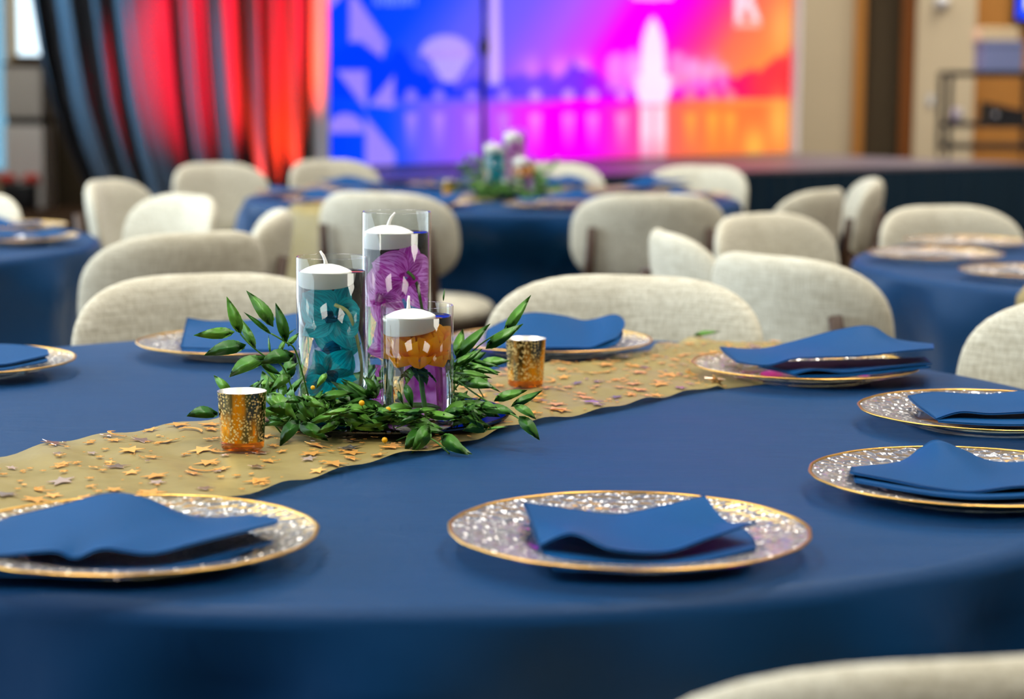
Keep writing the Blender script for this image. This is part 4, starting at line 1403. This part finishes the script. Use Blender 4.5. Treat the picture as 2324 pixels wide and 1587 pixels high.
# ------------------------------------------------------------------ votives
def make_votive(loc, rz, label, group='gold mercury glass votives'):
    v = empty('votive_holder', loc, rz, label, 'candle holder', group)
    r0, r1, h = 0.0245, 0.0280, 0.066
    prof = [(0, 0.0), (r0 - 0.002, 0.0), (r0, 0.002), (r0 + 0.0003, 0.0095)]
    part('base', lathe(prof, 48), M['amber'], v)
    part('cup', lathe([(r0 + 0.0003, 0.0095), (r0 + 0.0012, 0.03), (r1 - 0.0004, h - 0.004), (r1, h)], 64), M['mercury'], v)
    part('lining', lathe([(r1, h), (r1 - 0.0016, h), (r0 - 0.0012, 0.012), (0, 0.010)], 48), M['votive_in'], v)
    return v
make_votive(Vector((-0.306, 2.272, TT + 0.010)), 0.2, 'speckled gold votive glass in front of the leaves at left')
make_votive(Vector((0.019, 2.772, TT + 0.010)), 1.4, 'speckled gold votive glass at the right, further back on the runner')
make_votive(Vector((TABLES['middle'][0] - 0.16, TABLES['middle'][1] - 0.20, TT + 0.010)), 0.5, 'tiny blurred gold votive beside the far flowers')

# ------------------------------------------------------------------ greenery
def leaf_mesh(W, droop, cup, twist, k):
    nu, nv = 5, 10
    V, UV = [], []
    for j in range(nv):
        t = j / (nv - 1)
        w = W * (math.sin(PI * t ** 0.78) ** 0.9 if 0 < t < 1 else 0.02) * (1 - 0.15 * t)
        for i in range(nu):
            u = -1 + 2 * i / (nu - 1)
            x = u * w / 2
            z = cup * w * abs(u) ** 1.5 * 0.5 + droop * (t - t * t) * 1.0
            a = twist * t
            V.append((x * math.cos(a), t, z + x * math.sin(a))); UV.append((0.5 + 0.5 * u, t))
    return mesh('leaf', V, grid_faces(nu, nv), M['leaf'], True, UV)
LM = [leaf_mesh(0.30, 0.10, 0.25, 0.3, 0), leaf_mesh(0.38, 0.16, 0.3, -0.4, 1), leaf_mesh(0.24, -0.12, 0.35, 0.7, 2), leaf_mesh(0.44, 0.08, 0.2, 0.1, 3), leaf_mesh(0.16, 0.12, 0.5, 0.4, 4)]

def add_leaf(par, b, t, kind, facing=None):
    b, t = Vector(b), Vector(t)
    d = t - b
    L = d.length
    y = d / L
    f = Vector(facing) if facing is not None else Vector((0, -1, 0.45))
    z = (f - y * f.dot(y))
    if z.length < 1e-3: z = Vector((1, 0, 0)).cross(y)
    z.normalize()
    x = y.cross(z)
    Mx = Matrix((x, y, z)).transposed().to_4x4()
    o = link('leaf', LM[kind], par)
    o.rotation_euler = Mx.to_euler()
    o.scale = (L, L, L)
    o.location = b - Vector(par.location)
    return o

def sprig(label, stem, leaves, berries=(), rad=0.0010, group='sprigs of greenery round the vases'):
    pts = [at(*p) for p in stem]
    e = empty('greenery_sprig', pts[0], 0, label, 'greenery', group)
    part('stem', tube(catmull([tuple(p) for p in pts], 5 * len(pts)).tolist(), rad, 6), M['stem'], e, world=True)
    for (bx, by, tx, ty, Yb, Yt, kind, *fc) in leaves:
        b, t = at(bx, by, Yb), at(tx, ty, Yt)
        b.z = max(b.z, TT + 0.004); t.z = max(t.z, TT + 0.004)
        add_leaf(e, b, t, kind, fc[0] if fc else (rnd.uniform(-0.5, 0.5), -1, rnd.uniform(0.0, 0.8)))
    for bx, by, Y, r in berries:
        c = at(bx, by, Y)
        V, F = lathe([(0, -r), (r * 0.7, -r * 0.7), (r, 0), (r * 0.7, r * 0.7), (0, r)], 12)
        part('berry', ([Vector(v) + c for v in V], F), M['berry'], e, world=True)
    return e
def c1(x, y): return 400 + x / 2.52, 450 + y / 2.52
def c2(x, y): return 800 + x / 2.519, 450 + y / 2.519
def lv(cf, a, b, Yb, Yt, k, *fc):
    return (*cf(*a), *cf(*b), Yb, Yt, k, *fc)
sprig('tall leafy sprig arching up left of the teal vase', [(690, 960, 2.40), (665, 890, 2.38), (640, 830, 2.37), (600, 808, 2.36), (565, 780, 2.35), (545, 757, 2.35)], [
    lv(c1, (370, 775), (288, 562), 2.35, 2.33, 0), lv(c1, (335, 765), (98, 785), 2.35, 2.33, 0), lv(c1, (455, 860), (352, 670), 2.35, 2.37, 2), lv(c1, (400, 838), (158, 900), 2.36, 2.33, 3, (0.2, -0.7, 0.9)),
    lv(c1, (505, 905), (302, 1025), 2.36, 2.31, 3), lv(c1, (540, 890), (528, 780), 2.36, 2.37, 4)])
sprig('second leafy sprig rising beside the teal vase', [(700, 900, 2.39), (672, 800, 2.37), (650, 778, 2.36), (615, 757, 2.36)], [
    lv(c1, (555, 737), (400, 528), 2.36, 2.37, 1), lv(c1, (545, 780), (386, 652), 2.36, 2.36, 4), lv(c1, (632, 828), (568, 598), 2.36, 2.36, 0), lv(c1, (590, 888), (625, 800), 2.36, 2.38, 0),
    lv(c1, (620, 800), (690, 745), 2.37, 2.40, 0), lv(c1, (640, 850), (700, 770), 2.38, 2.41, 0), lv(c1, (672, 888), (478, 948), 2.37, 2.33, 3), lv(c1, (650, 1010), (540, 1108), 2.37, 2.34, 1, (0, -1, 0.3)),
    lv(c1, (480, 950), (600, 1010), 2.36, 2.38, 0), lv(c1, (630, 990), (700, 940), 2.38, 2.4, 0)])
sprig('low sprig of leaves behind the left votive', [(640, 985, 2.38), (590, 930, 2.34), (540, 910, 2.33), (500, 935, 2.32)], [
    lv(c1, (320, 1112), (214, 1012), 2.33, 2.34, 1), lv(c1, (238, 1225), (58, 1248), 2.32, 2.28, 3, (0, -0.8, 0.7)), lv(c1, (430, 1110), (505, 1032), 2.34, 2.36, 0), lv(c1, (500, 1110), (465, 1040), 2.34, 2.36, 2),
    lv(c1, (280, 1120), (278, 1040), 2.34, 2.35, 4), lv(c1, (510, 1115), (530, 1020), 2.34, 2.36, 4), lv(c1, (520, 1120), (600, 1200), 2.34, 2.31, 0)])
sprig('broad glossy leaves in front of the teal vase', [(720, 1000, 2.40), (690, 950, 2.35), (640, 910, 2.34), (610, 900, 2.34)], [
    lv(c1, (530, 1115), (692, 1268), 2.335, 2.31, 1, (-0.3, -0.8, 0.7)), lv(c1, (700, 1262), (592, 1422), 2.32, 2.29, 3), lv(c1, (685, 1130), (795, 1290), 2.35, 2.33, 3), lv(c1, (842, 1148), (795, 1285), 2.36, 2.33, 3),
    lv(c1, (880, 1210), (905, 1120), 2.36, 2.38, 0), lv(c1, (700, 1290), (870, 1390), 2.33, 2.31, 3), lv(c1, (795, 1290), (640, 1180), 2.33, 2.36, 0), lv(c1, (520, 1250), (620, 1280), 2.33, 2.32, 0),
    lv(c1, (860, 1000), (800, 1090), 2.36, 2.35, 1)], [(710, 880, 2.355, 0.0028)])
sprig('tall curling sprig reaching up to the right', [(1020, 860, 2.46), (1060, 810, 2.46), (1100, 775, 2.46), (1150, 745, 2.46)], [
    lv(c2, (870, 785), (1022, 552), 2.46, 2.47, 0), lv(c2, (760, 862), (978, 718), 2.46, 2.45, 0), lv(c2, (590, 920), (790, 716), 2.46, 2.46, 0), lv(c2, (600, 915), (632, 748), 2.46, 2.48, 1),
    lv(c2, (600, 960), (745, 860), 2.45, 2.44, 0), lv(c2, (580, 960), (690, 890), 2.44, 2.43, 0), lv(c2, (520, 590), (528, 512), 2.46, 2.46, 4)])
sprig('flat sprig of pointed leaves right of the orange vase', [(1020, 900, 2.45), (1060, 850, 2.44), (1090, 835, 2.43), (1130, 850, 2.42)], [
    lv(c2, (640, 965), (848, 998), 2.44, 2.42, 2), lv(c2, (580, 1000), (800, 1032), 2.43, 2.40, 0, (0, -0.6, 1)), lv(c2, (660, 925), (848, 968), 2.45, 2.45, 4), lv(c2, (700, 1045), (850, 1112), 2.43, 2.42, 0, (0, -0.5, 1)),
    lv(c2, (590, 1050), (740, 1028), 2.44, 2.41, 4), lv(c2, (600, 1180), (660, 1100), 2.42, 2.43, 3), lv(c2, (580, 1120), (690, 1150), 2.43, 2.41, 0), lv(c2, (590, 1200), (730, 1160), 2.41, 2.42, 1, (0, -0.5, 1)),
    lv(c2, (600, 1250), (740, 1140), 2.40, 2.42, 0)])
sprig('drooping sprig whose last leaf hangs to the cloth at right', [(1040, 865, 2.43), (1080, 895, 2.40), (1130, 925, 2.36), (1170, 945, 2.33), (1195, 965, 2.32)], [
    lv(c2, (808, 1162), (1002, 1098), 2.36, 2.37, 3, (0, -0.6, 0.9)), lv(c2, (905, 1192), (1088, 1098), 2.34, 2.36, 2), lv(c2, (920, 1185), (1050, 1265), 2.33, 2.31, 1, (0.3, -0.7, 0.8)), lv(c2, (952, 1245), (1070, 1385), 2.32, 2.30, 3),
    lv(c2, (770, 1312), (632, 1250), 2.36, 2.33, 3, (0, -0.7, 0.7)), lv(c2, (775, 1305), (630, 1330), 2.36, 2.33, 3, (0, -0.8, 0.5)), lv(c2, (730, 1180), (830, 1200), 2.36, 2.33, 0), lv(c2, (770, 1325), (890, 1308), 2.33, 2.31, 4),
    lv(c2, (640, 1060), (810, 1085), 2.41, 2.38, 1)])
sprig('front sprig with curled leaves spilling over the runner edge', [(900, 1000, 2.345), (945, 985, 2.325), (985, 1000, 2.305), (1020, 1030, 2.29)], [
    lv(c2, (505, 1360), (665, 1530), 2.305, 2.27, 1), lv(c2, (520, 1390), (685, 1492), 2.30, 2.275, 0), lv(c2, (440, 1300), (338, 1515), 2.315, 2.28, 3), lv(c2, (400, 1310), (298, 1470), 2.32, 2.29, 3),
    lv(c2, (390, 1370), (345, 1500), 2.30, 2.28, 0), lv(c2, (300, 1060), (342, 1200), 2.335, 2.33, 1), lv(c2, (260, 1100), (290, 1180), 2.34, 2.33, 0)], [(927, 993, 2.31, 0.0026)])

# dense low foliage between and in front of the vases
fr = random.Random(21)
FILL = [('in front, left of the orange vase', -0.175, 2.345), ('under the teal vase', -0.215, 2.375), ('between the teal and orange vases', -0.165, 2.40), ('before the orange vase', -0.115, 2.335),
        ('at the right foot of the orange vase', -0.055, 2.38), ('behind the orange vase', -0.075, 2.47), ('left of the teal vase', -0.275, 2.43), ('between the vases at the back', -0.19, 2.50),
        ('just behind the tallest vase', -0.12, 2.62), ('at the front left of the mirror', -0.245, 2.355), ('at the front of the mirror', -0.14, 2.352), ('right of the tallest vase', -0.06, 2.54)]
VASES = [VO, VT, VP]
def clear(p):
    return all((Vector((p.x, p.y, 0)) - Vector((v.x, v.y, 0))).length > VR + 0.004 for v in VASES)
for lab, fx, fy in FILL:
    base = Vector((fx, fy, MZ + 0.004))
    e = empty('greenery_sprig', base, 0, 'low bushy greenery ' + lab, 'greenery', 'sprigs of greenery round the vases')
    a0 = fr.uniform(0, 6.28)
    pts = []
    for k in range(5):
        t = k / 4 - 0.5
        pts.append((fx + 0.085 * t * math.cos(a0), fy + 0.06 * t * math.sin(a0), MZ + 0.008 + 0.030 * (1 - 4 * t * t) * fr.uniform(0.7, 1.2) * (0.5 if fy < 2.39 else 1)))
    if not all(clear(Vector(p)) for p in pts):
        pts = [(fx - 0.02 + 0.01 * k, fy - 0.004 * k, MZ + 0.006 + 0.005 * k) for k in range(5)]
    sp = catmull(pts, 14)
    part('stem', tube(sp.tolist(), 0.0009, 6), M['stem'], e, world=True)
    done = 0
    for tries in range(160):
        if done >= 21: break
        b = Vector(sp[fr.randrange(14)]) + Vector((fr.uniform(-0.012, 0.012), fr.uniform(-0.012, 0.012), fr.uniform(0, 0.022)))
        L = fr.uniform(0.026, 0.050)
        an, el = fr.uniform(0, 6.28), fr.uniform(-0.35, 0.35 if fy < 2.39 else 0.9)
        t = b + Vector((math.cos(an) * math.cos(el), math.sin(an) * math.cos(el), math.sin(el))) * L
        t.z = max(t.z, MZ + 0.004)
        if not (clear(b) and clear(t) and clear((b + t) / 2)): continue
        if t.y < 2.30 or (fy < 2.39 and max(b.z, t.z) > MZ + (0.030 if fx > -0.2 else 0.045)): continue
        add_leaf(e, b, t, fr.choice([0, 0, 1, 1, 2, 3, 4]), (fr.uniform(-0.6, 0.6), -0.7, fr.uniform(0.2, 1.2)))
        done += 1
for k, (bx, by, Y, lab) in enumerate([(821, 915, 2.335, 'upright yellow berry between the vases'), (881, 930, 2.325, 'yellow bud beside the orange vase'), (873, 999, 2.315, 'low yellow berry at the front of the greenery')]):
    c = at(bx, by, Y)
    e = empty('berry_stalk', c, 0, lab, 'berry', 'yellow berries in the greenery')
    r = 0.0036
    part('berry', lathe([(0, -r), (r * 0.7, -r * 0.7), (r, 0), (r * 0.7, r * 0.7), (0, r)], 14), M['berry'], e)
    part('stalk', tube([(0, 0, -r * 0.8), (0.003, 0.006, -0.012), (0.006, 0.014, min(-0.016, MZ + 0.004 - c.z))], 0.0007, 6), M['stem'], e)
fallen = at(1600, 781, 3.33)
e = empty('fallen_leaf', fallen, 0, 'single fallen green leaf at the far end of the runner', 'leaf')
fallen.z = TT + 0.012
e.location = fallen
add_leaf(e, fallen + Vector((-0.02, 0, 0)), fallen + Vector((0.028, 0.012, 0.006)), 0, (0, -0.6, 1))

# ------------------------------------------------------------------ the far centrepiece on the middle table
FO = Vector((TABLES['middle'][0], TABLES['middle'][1], MZ)) - Vector((MC.x, MC.y, MZ))
FO = Vector((FO.x + 0.07, FO.y - 0.06, 0))
far_lab = {'vase_o': 'blurred shortest vase on the middle table', 'vase_t': 'blurred middle height vase on the middle table', 'vase_p': 'blurred tallest vase on the middle table'}
for o, lab in ((vase_o, 'blurred shortest vase on the middle table'), (vase_t, 'blurred middle height vase on the middle table'), (vase_p, 'blurred tallest vase on the middle table')):
    copy_tree(o, None, Vector(o.location) + FO, 0, lab, 'far glass vases')
for o, lab in ((can_o, 'far white candle over the orange flower'), (can_t, 'far white candle over the teal orchids'), (can_p, 'far white candle in the tallest far vase')):
    c = copy_tree(o, None, Vector(o.location) + FO, None, lab, 'far floating candles')
for o in [x for x in bpy.data.objects if x.parent is None and x.get('category') == 'flower']:
    copy_tree(o, None, Vector(o.location) + FO, None, 'far, on the middle table: ' + o['label'], 'far flowers')
for o in [x for x in bpy.data.objects if x.parent is None and x.get('category') == 'greenery']:
    copy_tree(o, None, Vector(o.location) + FO, None, 'far, on the middle table: ' + o['label'], 'far sprigs of greenery')

# ------------------------------------------------------------------ background things
mb = on(1097, 394, STH)
ms = empty('microphone_stand', (mb.x, mb.y, STH), 0, 'slim black microphone stand on the stage before the screen', 'stand')
part('pole', tube([(0, 0, 0.02), (0, 0, 0.95), (0.0, 0, 1.9)], [0.017, 0.016, 0.012], 10), M['black'], ms)
part('clutch', lathe([(0.0, 0.76), (0.024, 0.765), (0.034, 0.80), (0.034, 0.84), (0.024, 0.875), (0, 0.88)], 16), M['black'], ms)
part('base', lathe([(0, 0), (0.15, 0), (0.15, 0.012), (0.05, 0.025), (0, 0.025)], 28), M['black'], ms)
part('cable', tube([(0.02 * math.sin(k * 1.1), -0.02, 0.1 + k * 0.11) for k in range(15)], 0.005, 6), M['black'], ms)

# equipment cart on the stage at right
CY = 16.9
def cz(py): return at(2200, py, CY).z
cx0, cx1 = at(2140, 200, CY).x, at(2345, 200, CY).x
ct = empty('equipment_cart', ((cx0 + cx1) / 2, CY, STH), 0, 'black two shelf equipment cart at the right end of the stage', 'cart')
zt1, zt2, zt3 = cz(168), cz(282), STH + 0.10
w = (cx1 - cx0) / 2
for nm, z in (('top_shelf', zt1), ('middle_shelf', zt2), ('bottom_shelf', zt3)):
    part(nm, box((cx0 + cx1) / 2, CY, z, 2 * w, 0.42, 0.045, 0, 0.006), M['black'], ct, False, world=True)
for sx in (-1, 1):
    for sy in (-1, 1):
        part('post', box((cx0 + cx1) / 2 + sx * (w - 0.02), CY + sy * 0.19, (STH + 0.06 + zt1) / 2, 0.04, 0.04, zt1 - STH - 0.06, 0, 0.004), M['black'], ct, False, world=True)
        wv = lathe([(0, -0.012), (0.026, -0.012), (0.03, 0), (0.026, 0.012), (0, 0.012)], 16)
        part('caster', ([Vector(((cx0 + cx1) / 2 + sx * (w - 0.02) + v[2], CY + sy * 0.19 + v[0], STH + 0.03 + v[1])) for v in wv[0]], wv[1]), M['black'], ct, world=True)
bx0, bx1 = at(2222, 100, CY).x, at(2312, 100, CY).x
zb = zt1 + 0.0225
bt = cz(92)
bn = empty('storage_bin', ((bx0 + bx1) / 2, CY, zb), 0, 'blue grey storage bin on top of the black cart', 'bin')
part('body', box(0, 0, (bt - zb) / 2, bx1 - bx0, 0.34, bt - zb, 0, 0.012), M['bin'], bn, False)
part('rim', box(0, 0, bt - zb - 0.02, bx1 - bx0 + 0.02, 0.36, 0.03, 0, 0.006), M['bin'], bn, False)
tp = cz(62)
cb = empty('cardboard_box', ((bx0 + bx1) / 2 - 0.03, CY, bt), 0, 'cream cardboard box lid lying on the storage bin', 'box')
part('body', box(0, 0, (tp - bt) / 2, bx1 - bx0 - 0.02, 0.32, tp - bt, 0, 0.004), M['carton'], cb, False)
part('flap', box(0, -0.165, (tp - bt) * 0.75, bx1 - bx0 - 0.02, 0.006, (tp - bt) * 0.4, 0, 0.001), M['carton'], cb, False)
rx = at(2168, 270, CY).x
V, F = lathe([(0.018, -0.055), (0.05, -0.055), (0.05, 0.055), (0.018, 0.055)], 24, True)
ro = link('paper_roll', mesh('paper_roll', V, F, M['white']))
ro.location = (rx, CY - 0.05, zt2 + 0.0225 + 0.055)
tag(ro, 'white paper roll on the cart\'s middle shelf', 'roll')
ex = at(2275, 260, CY).x
ap = empty('audio_device', (ex, CY, zt2 + 0.0225), 0, 'dark wedge shaped audio device on the cart\'s middle shelf', 'device')
part('body', ([(-0.16, -0.14, 0), (0.16, -0.14, 0), (0.16, 0.14, 0), (-0.16, 0.14, 0), (-0.16, -0.14, 0.16), (0.16, -0.14, 0.09), (0.16, 0.14, 0.09), (-0.16, 0.14, 0.16)],
              [(3, 2, 1, 0), (4, 5, 6, 7), (0, 1, 5, 4), (1, 2, 6, 5), (2, 3, 7, 6), (3, 0, 4, 7)]), M['black'], ap, False)
part('knob', ([Vector((v[0] - 0.09, v[2] - 0.145, v[1] + 0.06)) for v in lathe([(0, -0.01), (0.02, -0.01), (0.02, 0.01), (0, 0.01)], 14)[0]], lathe([(0, -0.01), (0.02, -0.01), (0.02, 0.01), (0, 0.01)], 14)[1]), M['grey'], ap)

# television on the oak wall
tz = at(2300, 52, YB - 0.1).z
tx0 = wx(2278)
tv = empty('television', (tx0 + 0.5, YB - 0.02, tz), 0, 'wall television with bright blue and white picture at top right', 'television')
part('case', box(0, -0.04, 0.33, 1.06, 0.06, 0.66, 0, 0.01), M['black'], tv, False)
blue = principled('tv_blue', (0, 0, 0, 1), 0.3, emit=((0.01, 0.06, 1.0, 1), 1.3))
wht = principled('tv_white', (0, 0, 0, 1), 0.3, emit=((0.85, 0.9, 1.0, 1), 1.5))
part('display', box(0, -0.074, 0.34, 1.0, 0.006, 0.60, 0, 0), blue, tv, False)
part('display_panel', box(0.03, -0.079, 0.38, 0.90, 0.004, 0.50, 0, 0.02), wht, tv, False)
# thermostat and switch on the beige pillar
for (px, py, ww, hh, nm, lab, ct_) in ((2138, 4, 0.12, 0.17, 'wall_sconce', 'white dome shaped fitting high on the beige pillar', 'fitting'), (2112, 228, 0.07, 0.11, 'light_switch', 'pale light switch low on the beige pillar', 'switch')):
    p = at(px, py, YB - 0.12)
    o = empty(nm, (p.x, YB - 0.10, p.z), 0, lab, ct_)
    if nm == 'wall_sconce':
        V, F = lathe([(0.065, 0.0), (0.07, 0.02), (0.06, 0.05), (0.035, 0.075), (0, 0.085)], 24)
        part('dome', ([(v[0], -v[2], v[1]) for v in V], F), M['white'], o)
    else:
        part('plate', box(0, -0.006, 0, ww, 0.012, hh, 0, 0.003), M['grey'], o, False)
        part('rocker', box(0, -0.014, 0, ww * 0.4, 0.01, hh * 0.55, 0, 0.002), M['white'], o, False)

# cabinet under the bright window, and a bag on the floor
def bz(py): return at(80, py, YB - 0.3).z
cab = empty('storage_cabinet', (wx(80), YB - 0.28, 0), 0, 'pale grey cabinet with a dark gap under the bright far left window', 'cabinet')
cw = wx(124) - wx(40)
part('lower_case', box(0, 0, bz(284) / 2, cw, 0.46, bz(284), 0, 0.006), M['white'], cab, False)
part('gap_shelf', box(0, 0.02, (bz(284) + bz(268)) / 2, cw - 0.02, 0.40, bz(268) - bz(284), 0, 0), M['black'], cab, False)
part('upper_case', box(0, 0, (bz(268) + bz(150)) / 2, cw, 0.46, bz(150) - bz(268), 0, 0.03), M['grey'], cab, False)
part('top', box(0, 0, bz(146), cw + 0.02, 0.48, 0.03, 0, 0.004), M['walnut'], cab, False)
bg = empty('tool_bag', (wx(82), YB - 0.75, 0), 0, 'black bag with two red caps on the floor at far left', 'bag')
part('body', box(0, 0, 0.13, 0.30, 0.22, 0.26, 0, 0.04), M['black'], bg)
for sx in (-1, 1):
    part('red_cap', lathe([(0, 0.235), (0.075, 0.24), (0.085, 0.29), (0.06, 0.33), (0, 0.335)], 20), M['red'], bg).location = (sx * 0.11, 0, 0)
# floor uplights washing the drape
for (ux, uy), w in zip(UPL, ('leftmost', 'middle', 'rightmost')):
    u = empty('uplight', (ux, uy - 0.03, 0), 0, w + ' of three small black floor uplights at the foot of the drape', 'light', 'floor uplights')
    part('can', tube([(0, 0.0, 0.03), (0, 0.02, 0.12)], [0.045, 0.05], 16), M['black'], u)
    part('bracket', box(0, 0, 0.02, 0.10, 0.06, 0.04, 0, 0.006), M['black'], u, False)
